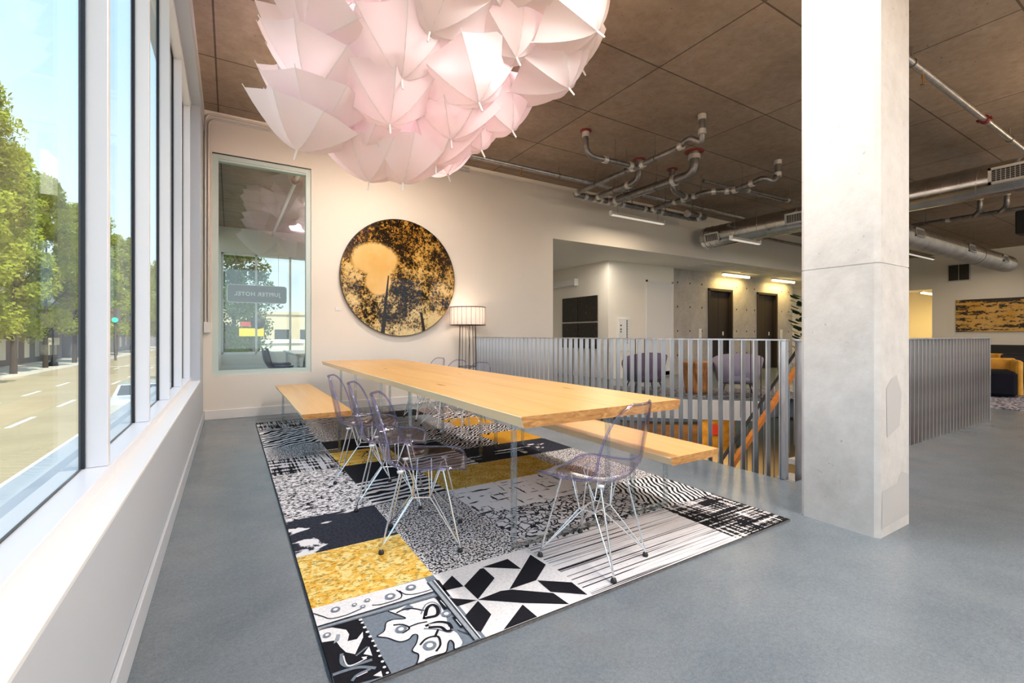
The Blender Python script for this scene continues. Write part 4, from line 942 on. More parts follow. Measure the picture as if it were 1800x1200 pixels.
# reception desk down below
t = thing('counter', 'curved wooden counter with a yellow end on the level below the stairwell', 'counter', (11.75, 9.3, -2.65), -.55)
def band(z0, z1, off, x0, x1):
    mb = MB(); nn_ = 16; fr_ = [(x0+(x1-x0)*i/nn_, -.15-off+.10*(x0+(x1-x0)*i/nn_)**2) for i in range(nn_+1)]
    mb.prism(fr_+[(x1, .85+off), (x0, .85+off)], z0, z1); return mb
band(0, 1.10, 0, -1.75, .55).build('counter_body', M['desk_wood'], t)
band(1.10, 1.16, .04, -1.78, .55).build('counter_top', M['steel_dark'], t)
band(0, 1.14, .01, .55, 1.75).build('end_cladding', M['mustard'], t)
mb = MB(); mb.disc((1.0, -.10, .90), (0, -1, 0), .17, 20); mb.tube([(1.0, -.09, .90), (1.0, .0, .90)], .17, 20); mb.build('red_disc', M['red_lit'], t)
# ================================================================== LOBBY FURNITURE
def armchair(label, loc, rz, cloth):
    t = thing('armchair', label, 'armchair', loc, rz, 'velvet lobby armchairs')
    def shell(r0, z0, z1, th, a0, a1, flare):
        mb = MB(); n_ = 24; vs = []
        for i in range(n_+1):
            a = a0+(a1-a0)*i/n_
            k = min(1.0, 6*min(i, n_-i)/n_)
            top = z0+(z1-z0)*(.55+.45*math.sin(PI*i/n_)**.6)
            for r_, z in ((r0, z0), (r0+flare, top), (r0+flare-th, top), (r0-th, z0)): vs.append((r_*math.cos(a)*1.05, r_*math.sin(a)*.95, z))
        fs = [(i*4+k, (i+1)*4+k, (i+1)*4+(k+1) % 4, i*4+(k+1) % 4) for i in range(n_) for k in range(4)]
        mb.add(vs, fs, 0, True); mb.add(vs[:4], [(0,1,2,3)]); mb.add(vs[-4:], [(3,2,1,0)]); return mb
    s_ = shell(.33, .25, .80, .07, PI*.92, PI*2.08, .09); s_.build('back_shell', cloth, t)
    s2 = MB(); s2.lathe([(0, .26), (.30, .26), (.335, .30), (.335, .40), (.30, .44), (0, .445)], 28); s2.build('seat', cloth, t)
    e = MB(); e.lathe([(0, .235), (.33, .235), (.33, .258), (0, .258)], 28); e.build('seat_base', M['black'], t)
    for sx, sy in ((-1, -1), (1, -1), (-1, 1), (1, 1)):
        mb = MB(); mb.tube([(sx*.22, sy*.20, .24), (sx*.29, sy*.27, RZ)], [.014, .009], 8); mb.build('leg', M['black'], t)
    return t
armchair('lilac-grey velvet armchair left of the wooden stump, seen from behind through the railing', (6.95, 6.35, 0), -.45, M['velvet_violet'])
armchair('lilac-grey velvet armchair right of the wooden stump, seen from behind through the railing', (8.16, 5.17, 0), -.9, M['velvet_grey'])
t = MB(); t.lathe([(0, RZ), (.20, RZ), (.215, .10), (.235, .30), (.285, .52), (.30, .60), (.292, .62), (0, .622)], 30)
o = tag(t.build('stump_table', M['stump']), 'turned reddish wood stump table between the two velvet armchairs', 'side table'); o.location = (7.70, 5.72, 0)
mb = MB(); mb.box(-1.75, 1.75, -.72, .72, .0008, RZ)
o = tag(mb.build('rug', M['rug_lounge']), 'black and white patterned rug under the velvet armchairs', 'rug'); o.location = (7.95, 5.80, 0); o.rotation_euler = (0, 0, -.742)
# fiddle-leaf plant
t = thing('potted_plant', 'tall fiddle-leaf plant half hidden behind the concrete column', 'plant', (12.15, 5.95, 0))
mb = MB(); mb.lathe([(0, 0), (.17, 0), (.22, .36), (.20, .36), (.19, .32), (0, .32)], 20); mb.build('pot', M['black'], t)
mb = MB(); mb.tube([(0, 0, .3), (.03, .02, 1.2), (-.02, .0, 2.05)], [.025, .018, .01], 8); mb.build('stem', M['bark'], t)
mb = MB()
for k in range(46):
    z = .75+1.35*k/46; a = k*2.4; d = Vector((math.cos(a), math.sin(a), .25)).normalized(); L = random.uniform(.22, .34); w_ = L*.36; s_ = Vector((-d.y, d.x, 0)).normalized(); up = s_.cross(d)
    b = Vector((0, 0, z)); q = [b+d*.06, b+d*(L*.45)+s_*w_*.7+up*.02, b+d*(L*.9)+s_*w_*.85, b+d*L*1.25-up*.03, b+d*(L*.9)-s_*w_*.85, b+d*(L*.45)-s_*w_*.7+up*.02]
    mb.add(q, [(0,1,2,3,4,5)], 0)
f_ = mb.build('foliage', M['fig_leaf'], t)
# paintings
def bark_art(name, seed):
    def fn(nt):
        a = noise_tex(nt, coords(nt, (1, 1, 1), loc=(seed, seed*2, 0)), 16, 6, .7); b = noise_tex(nt, coords(nt, (1, 30, 1), loc=(seed, 0, 0)), 1.2, 3)
        base = ramp(nt, a, [(.55, (.006, .006, .005)), (.66, (.14, .07, .018)), (.75, (.30, .17, .05))])
        return mix(nt, ramp(nt, b, [(.45, (0, 0, 0)), (.6, (1, 1, 1))]), base, (.010, .008, .006))
    return tex_mat(name, fn, rough=.35)
for k, (y0, y1, z0, z1, lab) in enumerate(((9.92, 10.61, 1.50, 2.18, 'upper left'), (9.13, 9.88, 1.50, 2.18, 'upper right'), (9.92, 10.61, .77, 1.46, 'lower left'), (9.13, 9.88, .77, 1.46, 'lower right'))):
    mb = MB(); mb.bbox(8.222, 8.257, y0, y1, z0, z1, .004)
    tag(mb.build('painting', bark_art('dark_canvas_%d' % k, k*3.7)), 'dark square forest canvas, %s of the four on the lobby side wall' % lab, 'painting', 'dark canvases in the lobby')
t = thing('wall_light', 'white box wall light above the dark canvases', 'wall light', (8.2, 10.4, 2.6))
mb = MB(); mb.bbox(8.12, 8.257, 9.97, 10.95, 2.52, 2.68, .006); mb.build('housing', M['plastic_white'], t, True)
mb = MB(); mb.bbox(8.115, 8.257, 9.93, 9.97, 2.50, 2.70, .004); mb.build('end_cap', M['wall_white'], t, True)
t = thing('information_panel', 'slim white panel with a vertical line of small black print on the lobby wall', 'sign', (8.79, 8.72, 0))
mb = MB(); mb.bbox(8.58, 9.00, 8.70, 8.738, .72, 1.57, .004); mb.build('panel', M['plastic_white'], t, True)
mb = MB()
for k in range(26): z = 1.50-.024*k; mb.box(8.86, 8.905-.012*(k % 3), 8.694, 8.699, z, z+.016)
mb.box(8.64, 8.68, 8.694, 8.699, 1.36, 1.40); mb.box(8.64, 8.68, 8.694, 8.699, 1.26, 1.30); mb.box(8.64, 8.675, 8.694, 8.699, 1.20, 1.23)
mb.build('print', M['black'], t, True)
for x, lab in ((12.0, 'small white call-button plate left of the left lift'), (16.45, 'small white call-button plate right of the right lift')):
    t = thing('call_button', lab, 'call button', (x, 8.79, 1.1), 0, 'lift call buttons')
    mb = MB(); mb.bbox(x-.06, x+.06, 8.775, 8.80, 1.0, 1.32, .004); mb.build('plate', M['plastic_white'], t, True)
    mb = MB(); mb.tube([(x, 8.777, 1.18), (x, 8.768, 1.18)], .018, 10); mb.build('button', M['clamp'], t, True)
for x0, lab, lamp in ((12.75, 'bright yellow tube light over the left lift', 0), (15.45, 'bright yellow tube light over the right lift', 1)):
    t = thing('tube_light', lab, 'tube light', (x0+.7, 8.55, 3.0), 0, 'lift lobby tube lights')
    mb = MB(); mb.bbox(x0, x0+1.4, 8.50, 8.60, 2.995, 3.035, .003); mb.build('base', M['plastic_white'], t, True)
    mb = MB(); mb.tube([(x0+.03, 8.55, 2.965), (x0+1.37, 8.55, 2.965)], .036, 12); mb.build('tube', M['tube_warm'], t, True)
    ld = bpy.data.lights.new('lobby_tube', 'AREA'); ld.shape = 'RECTANGLE'; ld.size = 1.3; ld.size_y = .06; ld.energy = 26; ld.color = (1.0, .70, .24)
    lo = bpy.data.objects.new('lobby_tube', ld); col.objects.link(lo); lo.location = (x0+.7, 8.55, 2.92)
for k, (x, y, lab) in enumerate(((11.1, 7.95, 'farthest left'), (12.25, 7.85, 'second from the left'), (13.6, 8.0, 'third from the left'), (15.2, 7.9, 'farthest right'))):
    mb = MB(); mb.bbox(x-.42, x+.42, y-.26, y+.26, oz-.022, oz-.001, .004)
    tag(mb.build('access_panel', M['wall_white']), 'flat white ceiling panel in the lift lobby, %s of four' % lab, 'ceiling panel', 'lobby ceiling panels')
t = thing('tube_light', 'yellow tube light in the corridor right of the concrete column', 'tube light', (23.7, 7.3, 2.8))
mb = MB(); mb.bbox(23.2, 24.6, 6.95, 7.05, 2.82, 2.86, .003); mb.build('base', M['plastic_white'], t, True)
mb = MB(); mb.tube([(23.23, 7.0, 2.79), (24.57, 7.0, 2.79)], .036, 12); mb.build('tube', M['tube_warm'], t, True)
ld = bpy.data.lights.new('corridor_tube', 'AREA'); ld.shape = 'RECTANGLE'; ld.size = 1.3; ld.size_y = .3; ld.energy = 75; ld.color = (1.0, .66, .18)
lo = bpy.data.objects.new('corridor_tube', ld); col.objects.link(lo); lo.location = (23.9, 7.2, 2.72)

# ================================================================== FAR LOUNGE
def gold_branch(nt):
    v = coords(nt, (1, .7, 1.6)); a = noise_tex(nt, v, 7.5, 8, .7, .8); h = noise_tex(nt, coords(nt, (1, .35, 4.2)), 1.5, 2, .5)
    g = ramp(nt, noise_tex(nt, coords(nt), 1.1, 4), [(.35, (.62, .33, .045)), (.65, (.72, .47, .16))])
    k = math_n(nt, 'ADD', math_n(nt, 'MULTIPLY', a, .6), math_n(nt, 'MULTIPLY', h, .5))
    return mix(nt, ramp(nt, k, [(.555, (0, 0, 0)), (.57, (1, 1, 1))]), g, (.02, .011, .006))
mb = MB(); mb.bbox(22.54, 22.597, 1.7, 5.82, 1.25, 2.40, .004)
tag(mb.build('painting', tex_mat('gold_branch_canvas', gold_branch, rough=.5)), 'wide golden painting with black branches on the far lounge wall', 'painting')
t = thing('air_grille', 'square return-air grille high on the far lounge wall', 'air vent', (22.6, 5.75, 3.4))
mb = MB(); mb.bbox(22.56, 22.60, 5.43, 6.06, 3.08, 3.72, .004); mb.build('frame', M['grille'], t, True)
mb = MB()
for y0, y1 in ((5.47, 5.735), (5.755, 6.02)):
    mb.box(22.55, 22.562, y0, y1, 3.12, 3.68)
    for k in range(14): mb.box(22.542, 22.552, y0, y1, 3.13+.04*k, 3.145+.04*k, 1)
mb.build('louvre', [M['grille_dark'], M['bronze']], t, True)
for k, y in enumerate((5.88, 5.72)):
    mb = MB(); mb.bbox(22.585, 22.60, y-.05, y+.05, 1.08, 1.20, .004)
    tag(mb.build('switch_plate', M['plastic_white']), ['small white switch plate below the golden painting, farther from its edge', 'small white switch plate below the left end of the golden painting'][k], 'switch', 'switch plates under the golden painting')
def lounge_chair(label, loc, rz):
    t = thing('lounge_chair', label, 'lounge chair', loc, rz, 'mustard lounge chairs')
    mb = MB(); mb.bbox(-.355, .355, -.46, .30, .02, .47, .05); mb.build('seat', M['navy'], t)
    mb = MB(); mb.bbox(-.44, .44, .30, .42, .02, .68, .03); mb.build('backrest', M['mustard'], t)
    for s_ in (-1, 1):
        mb = MB(); mb.bbox(s_*.40-.045, s_*.40+.045, -.28, .32, .02, .66, .03); mb.build('arm', M['mustard'], t)
    return t
lounge_chair('mustard velvet lounge chair with a black seat block beside the end of the railing', (12.15, 2.72, RZ), -1.25)
lounge_chair('mustard velvet lounge chair farther back in the far lounge', (15.2, 3.55, RZ), -1.5)
mb = MB(); mb.box(10.05, 17.5, .6, 3.95, .0008, RZ)
tag(mb.build('rug', M['rug_far']), 'mottled blue-grey rug of the far lounge', 'rug')
t = thing('sofa', 'long dark sofa along the far lounge wall', 'sofa', (21.6, 3.0, 0))
mb = MB(); mb.bbox(21.2, 22.2, .6, 5.6, .0, .42, .04); mb.build('seat', M['steel_dark'], t, True)
mb = MB(); mb.bbox(22.1, 22.45, .6, 5.6, .08, .80, .05); mb.build('backrest', M['steel_dark'], t, True)
t = thing('sofa', 'grey sofa at the right edge behind the mustard lounge chair', 'sofa', (14.9, 2.0, RZ), 1.57)
mb = MB(); mb.bbox(-1.0, 1.0, -.42, .35, .0, .42, .05); mb.build('seat', M['velvet_grey'], t)
mb = MB(); mb.bbox(-1.0, 1.0, .30, .50, .08, .72, .05); mb.build('backrest', M['steel_dark'], t)
t = thing('speaker', 'black loudspeaker hanging from the ceiling at the right edge', 'speaker', (14.75, 2.66, 3.6))
mb = MB(); mb.bbox(14.55, 14.95, 2.40, 2.80, 3.32, 3.82, .02); mb.build('cabinet', M['black'], t, True)
mb = MB(); mb.tube([(14.75, 2.6, 3.82), (14.75, 2.6, CEIL)], .015, 8); mb.build('bracket', M['steel_dark'], t, True)
pipe_thing('conduit', 'conduit run with two hooked drops near the loudspeaker', 'conduit',
    [[(14.2, 6.2, 3.80), (14.2, 0.5, 3.80)], fillet([(13.7, 3.15, CEIL), (13.7, 3.15, 3.80), (14.2, 3.35, 3.80)], .2), fillet([(13.7, 2.75, CEIL), (13.7, 2.75, 3.80), (14.2, 2.95, 3.80)], .2)], .045,
    [((13.7, 3.15, 4.05), (0,0,1)), ((13.7, 2.75, 4.05), (0,0,1)), ((14.2, 3.8, 3.8), (0,1,0)), ((14.2, 4.6, 3.8), (0,1,0))], [(14.2, 4.2, 3.8, 'y'), (14.2, 5.4, 3.8, 'y')])
pipe_thing('conduit', 'short elbow conduit dropping to the ribbed duct right of the column', 'conduit',
    [fillet([(12.4, 4.75, CEIL), (12.4, 4.75, 3.84), (13.6, 4.9, 3.80), (14.1, 5.0, 3.80)], .2)], .055, [((12.4, 4.75, 4.05), (0,0,1)), ((13.0, 4.83, 3.82), (1,0,0)), ((13.6, 4.9, 3.80), (1,0,0))], [(13.3, 4.86, 3.81)])
pipe_thing('conduit', 'long straight conduit crossing the far lounge ceiling', 'conduit', [[(11.0, 4.9, 3.95), (21.5, 4.9, 3.95)], [(12.0, 6.9, 3.7), (19.0, 6.9, 3.7)]], .04,
    [((x, 4.9, 3.95), (1,0,0)) for x in (15.5, 18.5)], [(13, 4.9, 3.95), (17, 4.9, 3.95)])

# ================================================================== ROUND PICTURE AND FLOOR LAMP
AX, AY, AZ, AR = 2.36, 7.295, 2.055, .935
def forest(nt):
    tc = nt.nodes.new('ShaderNodeTexCoord'); sp = nt.nodes.new('ShaderNodeSeparateXYZ'); nt.links.new(tc.outputs['Object'], sp.inputs[0])
    x, z = sp.outputs[0], sp.outputs[2]
    leaf = noise_tex(nt, coords(nt), 27, 10, .88, .3); big = noise_tex(nt, coords(nt, loc=(4, 0, 2)), 2.6, 4, .6)
    def blob(cx, cz, rx, rz_):
        a = math_n(nt, 'POWER', math_n(nt, 'ABSOLUTE', math_n(nt, 'DIVIDE', math_n(nt, 'SUBTRACT', x, cx), rx)), 2.0); b = math_n(nt, 'POWER', math_n(nt, 'ABSOLUTE', math_n(nt, 'DIVIDE', math_n(nt, 'SUBTRACT', z, cz), rz_)), 2.0)
        return math_n(nt, 'SQRT', math_n(nt, 'ADD', a, b))
    gap = math_n(nt, 'MINIMUM', blob(-.42, .27, .40, .28), blob(-.36, -.08, .22, .24))
    gap = math_n(nt, 'ADD', gap, math_n(nt, 'MULTIPLY', math_n(nt, 'SUBTRACT', leaf, .5), 1.1))
    rim_d = blob(0, 0, .935, .935)
    gold = ramp(nt, math_n(nt, 'ADD', math_n(nt, 'MULTIPLY', z, -.28), math_n(nt, 'MULTIPLY', big, 1.0)), [(.30, (.52, .27, .028)), (.55, (.64, .41, .11)), (.75, (.72, .58, .28))])
    upper = math_n(nt, 'MULTIPLY', math_n(nt, 'SUBTRACT', rim_d, .55), math_n(nt, 'ADD', math_n(nt, 'MULTIPLY', z, .22), -.02))
    thr = math_n(nt, 'ADD', math_n(nt, 'ADD', leaf, math_n(nt, 'MULTIPLY', math_n(nt, 'SUBTRACT', big, .5), .45)), math_n(nt, 'MULTIPLY', upper, -.7))
    fol = ramp(nt, thr, [(.50, (.006, .005, .003)), (.515, (.10, .065, .012)), (.54, (1, 1, 1))])
    pic = mix(nt, 1.0, gold, fol, 'MULTIPLY')
    sky = ramp(nt, noise_tex(nt, coords(nt), 2.5, 3), [(.35, (.66, .41, .12)), (.65, (.74, .52, .21))])
    pic = mix(nt, ramp(nt, gap, [(.82, (1, 1, 1)), (.92, (0, 0, 0))]), pic, sky)
    for x0, lean, w0, ztop in ((-.30, .10, .035, .02), (.40, -.16, .030, -.55)):
        dx = math_n(nt, 'ABSOLUTE', math_n(nt, 'SUBTRACT', math_n(nt, 'SUBTRACT', x, x0), math_n(nt, 'MULTIPLY', math_n(nt, 'ADD', z, .935), lean)))
        wd_ = math_n(nt, 'SUBTRACT', w0, math_n(nt, 'MULTIPLY', math_n(nt, 'ADD', z, .935), w0*.75))
        on = math_n(nt, 'MULTIPLY', math_n(nt, 'LESS_THAN', dx, wd_), math_n(nt, 'LESS_THAN', z, ztop))
        pic = mix(nt, on, pic, (.012, .008, .005))
    return pic
M['forest'] = tex_mat('glossy_forest_print', forest, rough=.6, spec=.05, coat=.7, coat_rough=.02)
t = thing('round_picture', 'large round glossy gold and black picture of tree tops on the cream wall', 'picture', (AX, AY, AZ))
mb = MB(); mb.disc((0, -.022, 0), (0, -1, 0), AR, 96); mb.build('print', M['forest'], t)
mb = MB(); ring = [(math.cos(2*PI*k/96), math.sin(2*PI*k/96)) for k in range(96)]
vs = [(c_*r_, y, s_*r_) for (r_, y) in ((AR, -.021), (AR+.008, -.021), (AR+.008, .030), (AR, .030)) for c_, s_ in ring]
mb.add(vs, [(j*96+k, j*96+(k+1) % 96, ((j+1) % 4)*96+(k+1) % 96, ((j+1) % 4)*96+k) for j in range(4) for k in range(96)]); mb.disc((0, .03, 0), (0, 1, 0), AR, 96)
mb.build('rim', M['bronze'], t)
mb = MB(); mb.bbox(1.36, 1.44, 7.322, 7.33, 1.50, 1.55, .001)
tag(mb.build('caption_card', M['plastic_white']), 'tiny white caption card left of the round picture', 'caption card')

t = thing('floor_lamp', 'floor lamp with a pleated white drum shade on a dark wire cage', 'floor lamp', (3.42, 7.0, 0))
mb = MB(); n_ = 96
vs = [((.285+(.008 if k % 2 else 0))*math.cos(2*PI*k/n_), (.285+(.008 if k % 2 else 0))*math.sin(2*PI*k/n_), z) for z in (1.305, 1.59) for k in range(n_)]
mb.add(vs, [(k, (k+1) % n_, n_+(k+1) % n_, n_+k) for k in range(n_)])
M['shade'] = sheet_mat('pleated_shade_cloth', (.82, .76, .76), (.95, .84, .80), .5)
M['shade_rib'] = mat('grey_lamp_pleat', (.22, .18, .18), .6)
sh = mb.build('lamp_shade', M['shade'], t)
mb = MB()
for k in range(24): a = 2*PI*k/24; mb.tube([(.297*math.cos(a), .297*math.sin(a), z) for z in (1.30, 1.595)], .0032, 5)
mb.build('shade_rib', M['shade_rib'], sh)
for z in (1.298, 1.595):
    mb = MB(); mb.tube([(.297*math.cos(2*PI*k/40), .297*math.sin(2*PI*k/40), z) for k in range(41)], .007, 6, caps=False); mb.build('shade_ring', M['bronze'], sh)
mb = MB()
for k in range(14): a = 2*PI*k/14; mb.tube([(.135*math.cos(a), .135*math.sin(a), 1.30), (.165*math.cos(a), .165*math.sin(a), .02)], .0045, 6)
for r_, z in ((.135, 1.30), (.158, .60), (.166, .02)): mb.tube([(r_*math.cos(2*PI*k/32), r_*math.sin(2*PI*k/32), z) for k in range(33)], .006, 6, caps=False)
for a in (0, PI/2): mb.tube([(.29*math.cos(a), .29*math.sin(a), 1.30), (-.29*math.cos(a), -.29*math.sin(a), 1.30)], .004, 5)
mb.build('wire_cage', M['bronze'], t)
mb = MB(); mb.lathe([(0, 0), (.17, 0), (.17, .016), (0, .02)], 28); mb.build('base', M['bronze'], t)
mb = MB(); mb.tube([(0, 0, 1.30), (.02, -.02, 1.0), (.01, 0, .7), (.05, .02, .3), (.04, .0, .02)], .0035, 6); mb.build('cord', M['black'], t)
mb = MB(); mb.tube([(0, 0, 1.29), (0, 0, 1.37)], .02, 10); mb.build('socket', M['black'], t)
mb = MB(); mb.ball((0, 0, 1.43), (.035, .035, .05), 12); mb.build('bulb', emis('bulb_glow', (1, .8, .62), 3), t)
ld = bpy.data.lights.new('floor_lamp_light', 'POINT'); ld.energy = 6; ld.color = (1, .74, .54); ld.shadow_soft_size = .06
lo = bpy.data.objects.new('floor_lamp_light', ld); col.objects.link(lo); lo.location = (3.42, 7.0, 1.49)

# ================================================================== CORNER ROOM BEYOND THE WINDOW
t = thing('hanging_sign', 'frosted hotel sign with mirrored lettering in the far window of the corner room', 'sign', (.675, 14.88, 2.28))
def rrect(x0, x1, z0, z1, r_, y):
    pts = []
    for cx, cz, a0 in ((x1-r_, z1-r_, 0), (x0+r_, z1-r_, PI/2), (x0+r_, z0+r_, PI), (x1-r_, z0+r_, 3*PI/2)):
        pts += [(cx+r_*math.cos(a0+PI/2*k/6), y, cz+r_*math.sin(a0+PI/2*k/6)) for k in range(7)]
    return pts
def rplate(x0, x1, z0, z1, r_, y0, y1):
    mb = MB(); a = rrect(x0, x1, z0, z1, r_, y0); b = rrect(x0, x1, z0, z1, r_, y1); n_ = len(a)
    mb.add(a+b, [tuple(range(n_)), tuple(range(2*n_-1, n_-1, -1))]+[(k, n_+k, n_+(k+1) % n_, (k+1) % n_) for k in range(n_)]); return mb
rplate(-.06, 1.41, 2.04, 2.53, .07, 14.87, 14.885).build('board', M['sign_grey'], t, True)
mb = MB(); mb.tube(rrect(-.06, 1.41, 2.04, 2.53, .07, 14.865)+[rrect(-.06, 1.41, 2.04, 2.53, .07, 14.865)[0]], .010, 6, caps=False); mb.build('edge', M['sign_edge'], t, True)
cu = bpy.data.curves.new('letters', 'FONT'); cu.body = 'JUPITER HOTEL'; cu.size = .15; cu.align_x = 'CENTER'; cu.align_y = 'CENTER'; cu.extrude = .003; cu.offset = .004; cu.space_character = 1.12
tmp = bpy.data.objects.new('letters_src', cu); col.objects.link(tmp); bpy.context.view_layer.update()
me = bpy.data.meshes.new_from_object(tmp.evaluated_get(bpy.context.evaluated_depsgraph_get())); bpy.data.objects.remove(tmp)
me.materials.clear(); me.materials.append(M['sign_edge'])
lt = bpy.data.objects.new('lettering', me); col.objects.link(lt); lt.parent = t
lt.matrix_local = Matrix.Translation((0, -.022, 0)) @ Matrix.Rotation(PI, 4, 'Z') @ Matrix.Rotation(PI/2, 4, 'X')
for x in (.15, 1.2):
    mb = MB(); mb.tube([(x, 14.877, 2.53), (x, 14.877, 3.42)], .004, 5); mb.build('cord', M['rod'], t, True)
sp_ = thing('sprinkler_pipe', 'sprinkler pipe with a red coupling on the corner room ceiling', 'sprinkler pipe', (1.03, 9.2, 3.95))
mb = MB(); mb.tube([(1.03, 8.2, 3.95), (1.03, 14.6, 3.95)], .035, 12); mb.build('pipe', M['steel'], sp_, True)
mb = MB(); mb.tube([(1.03, 9.16, 3.95), (1.03, 9.26, 3.95)], .07, 12); mb.box(.95, 1.11, 9.18, 9.23, 3.93, 3.97); mb.build('coupling', M['red'], sp_, True)
mb = MB(); mb.tube([(1.03, 12.0, 3.98), (1.03, 12.0, CEIL)], .008, 6); mb.build('hanger', M['rod'], sp_, True)
t = thing('meeting_table', 'white meeting table in the corner room beyond the window', 'table', (1.85, 11.6, 0))
mb = MB(); mb.bbox(1.15, 2.65, 10.4, 12.9, .70, .745, .006); mb.build('top', M['table_white'], t, True)
for x in (1.22, 2.58):
    for y in (10.5, 12.8): mb = MB(); mb.bbox(x-.025, x+.025, y-.025, y+.025, 0, .70, .003); mb.build('leg', M['table_white'], t, True)
def office_chair(label, loc, rz):
    t = thing('meeting_chair', label, 'chair', loc, rz, 'dark chairs in the corner room')
    mb = MB(); vs = []; n_ = 8
    for (y, z, w_) in ((.22, .44, .22), (.0, .43, .23), (-.17, .45, .23), (-.23, .58, .23), (-.28, .82, .20)):
        vs += [(w_*(-1+2*k/n_), y, z+.05*abs(-1+2*k/n_)**2) for k in range(n_+1)]
    fs = [(i*(n_+1)+k, i*(n_+1)+k+1, (i+1)*(n_+1)+k+1, (i+1)*(n_+1)+k) for i in range(4) for k in range(n_)]
    mb.add(vs, fs, 0, True); s_ = mb.build('shell', M['chair_dark'], t); q = s_.modifiers.new('thick', 'SOLIDIFY'); q.thickness = .02
    for sx in (-1, 1):
        for sy in (-1, 1): mb = MB(); mb.tube([(sx*.15, sy*.13, .43), (sx*.21, sy*.2, 0)], .012, 7); mb.build('leg', M['black'], t)
office_chair('dark blue plastic chair at the near left of the white meeting table', (.86, 10.55, 0), -1.35)
office_chair('dark blue plastic chair at the near end of the white meeting table', (1.42, 10.02, 0), .15)
office_chair('dark blue plastic chair farther along the white meeting table', (.95, 11.5, 0), -1.6)

# ================================================================== UMBRELLA CLOUD
UC = Vector((1.55, 4.1, 3.72))
UM = [(0.528, 3.9, 3.44), (0.584, 4.0, 3.38), (0.566, 4.05, 3.09), (0.63, 4.25, 2.864), (0.5, 4.4, 2.741), (1.065, 4.45, 2.786), (1.153, 4.55, 2.625), (1.445, 4.4, 2.622), (1.728, 4.25, 2.797), (2.03, 4.65, 2.887), (2.207, 4.2, 3.032), (2.424, 3.95, 3.192), (2.714, 3.4, 3.446), (2.661, 2.95, 3.709), (2.071, 3.3, 3.476), (1.291, 3.3, 3.424), (1.173, 3.6, 3.174), (1.843, 3.55, 3.142), (1.166, 3.9, 2.929), (1.203, 4.2, 2.92), (1.759, 3.95, 2.947)]
UN = [(-0.655, 0.285, -0.707), (-0.345, 0.153, -0.927), (-0.29, 0.119, -0.951), (-0.148, 0.091, -0.985), (-0.237, 0.204, -0.951), (-0.373, 0.17, -0.914), (-0.089, 0.055, -0.995), (-0.026, -0.043, -1.0), (0.004, -0.061, -0.999), (0.291, -0.179, -0.94), (0.374, -0.229, -0.899), (0.4, -0.304, -0.866), (0.449, -0.393, -0.809), (0.535, -0.504, -0.695), (0.268, -0.341, -0.914), (-0.249, -0.14, -0.99), (0.04, -0.201, -0.99), (0.267, -0.281, -0.927), (0.026, -0.157, -0.995), (-0.086, -0.006, -0.998), (0.007, -0.122, -0.998)]
ULAB = ['on the left flank just under the picture top', 'on the left flank with two prongs sticking out towards the window', 'on the left flank, second from the bottom', 'low on the left flank beside the window corner', 'lowest on the left flank, reaching farthest towards the windows', 'in the bottom tier left of centre', 'lowest of all, left of the bottom tip', 'lowest of all, its white tip pointing straight down', 'in the bottom tier right of centre', 'in the bottom tier half hidden at the back right',
 'low on the right flank above the sprinkler pipe', 'on the right flank, third from the top', 'on the right flank, second from the top', 'large at the top right with its tip over the ceiling', 'large in the upper right middle', 'large in the upper middle beneath the frame top', 'in the centre left facing the room', 'in the centre right with a deep pink glow', 'in the centre above the bottom tier', 'small and half hidden in the lower centre', 'in the lower centre right above the bottom tier']
EX = [(1.45,2.75,3.62), (2.05,2.70,3.74), (.62,3.45,3.70), (.55,3.95,3.78), (2.95,3.5,3.76), (.55,4.65,3.05), (.85,5.0,3.30), (1.50,5.15,3.15), (2.15,5.0,3.30), (2.65,4.5,3.55), (.50,4.5,3.45), (1.75,5.2,3.62), (1.05,5.2,3.68), (2.4,4.75,3.75)]
UM += EX; UN += [((p[0]-UC.x)*.35, (p[1]-UC.y)*.35, -.9) for p in EX]
ULAB += ['at the frame top just left of centre', 'at the frame top right of centre', 'big at the upper left corner of the cluster', 'at the upper left edge cut by the frame']
NU_ = 8; UR, UH = .49, .285
def make_umbrella():
    t = thing('umbrella', 'x', 'umbrella')
    mb = MB(); nr, na = 7, 6
    def prof(r_): return -UH*(r_**1.7)
    for k in range(NU_):                                   # eight panels, each with its own edge so the seams stay crisp
        vs = []
        for i in range(nr+1):
            r_ = i/nr
            for j in range(na+1):
                f_ = j/na; a = 2*PI*(k+f_)/NU_; s_ = math.sin(PI*f_)
                chord = math.cos(PI/NU_)/math.cos(PI/NU_*(2*f_-1))
                rad = UR*r_*(1-(1-chord)*1.0-.085*r_*r_*s_)
                vs.append((rad*math.cos(a), rad*math.sin(a), prof(r_)-.022*s_*r_))
        mb.add(vs, [(i*(na+1)+j, i*(na+1)+j+1, (i+1)*(na+1)+j+1, (i+1)*(na+1)+j) for i in range(nr) for j in range(na)], 0, True)
    cp = mb.build('canopy', M['canopy'], t)
    for k in range(NU_):
        a = 2*PI*k/NU_; pts = [(UR*(i/6)*math.cos(a), UR*(i/6)*math.sin(a), prof(i/6)-.004) for i in range(7)]
        pts.append(((UR+.018)*math.cos(a), (UR+.018)*math.sin(a), prof(1.03)-.004))
        if k == 0:
            q = MB(); q.tube(pts, .0042, 5); pr = q.build('rib', M['umb_white'], t)
        else:
            c_ = pr.copy(); col.objects.link(c_); c_.parent = t; c_.rotation_euler = (0, 0, a)
    q = MB(); q.tube([(0, 0, -.01), (0, 0, .085)], [.010, .008], 10); q.build('ferrule', M['umb_white'], t)
    q = MB(); q.tube([(0, 0, -.01), (0, 0, -.48)], .0055, 8); q.build('shaft', M['umb_white'], t)
    return t
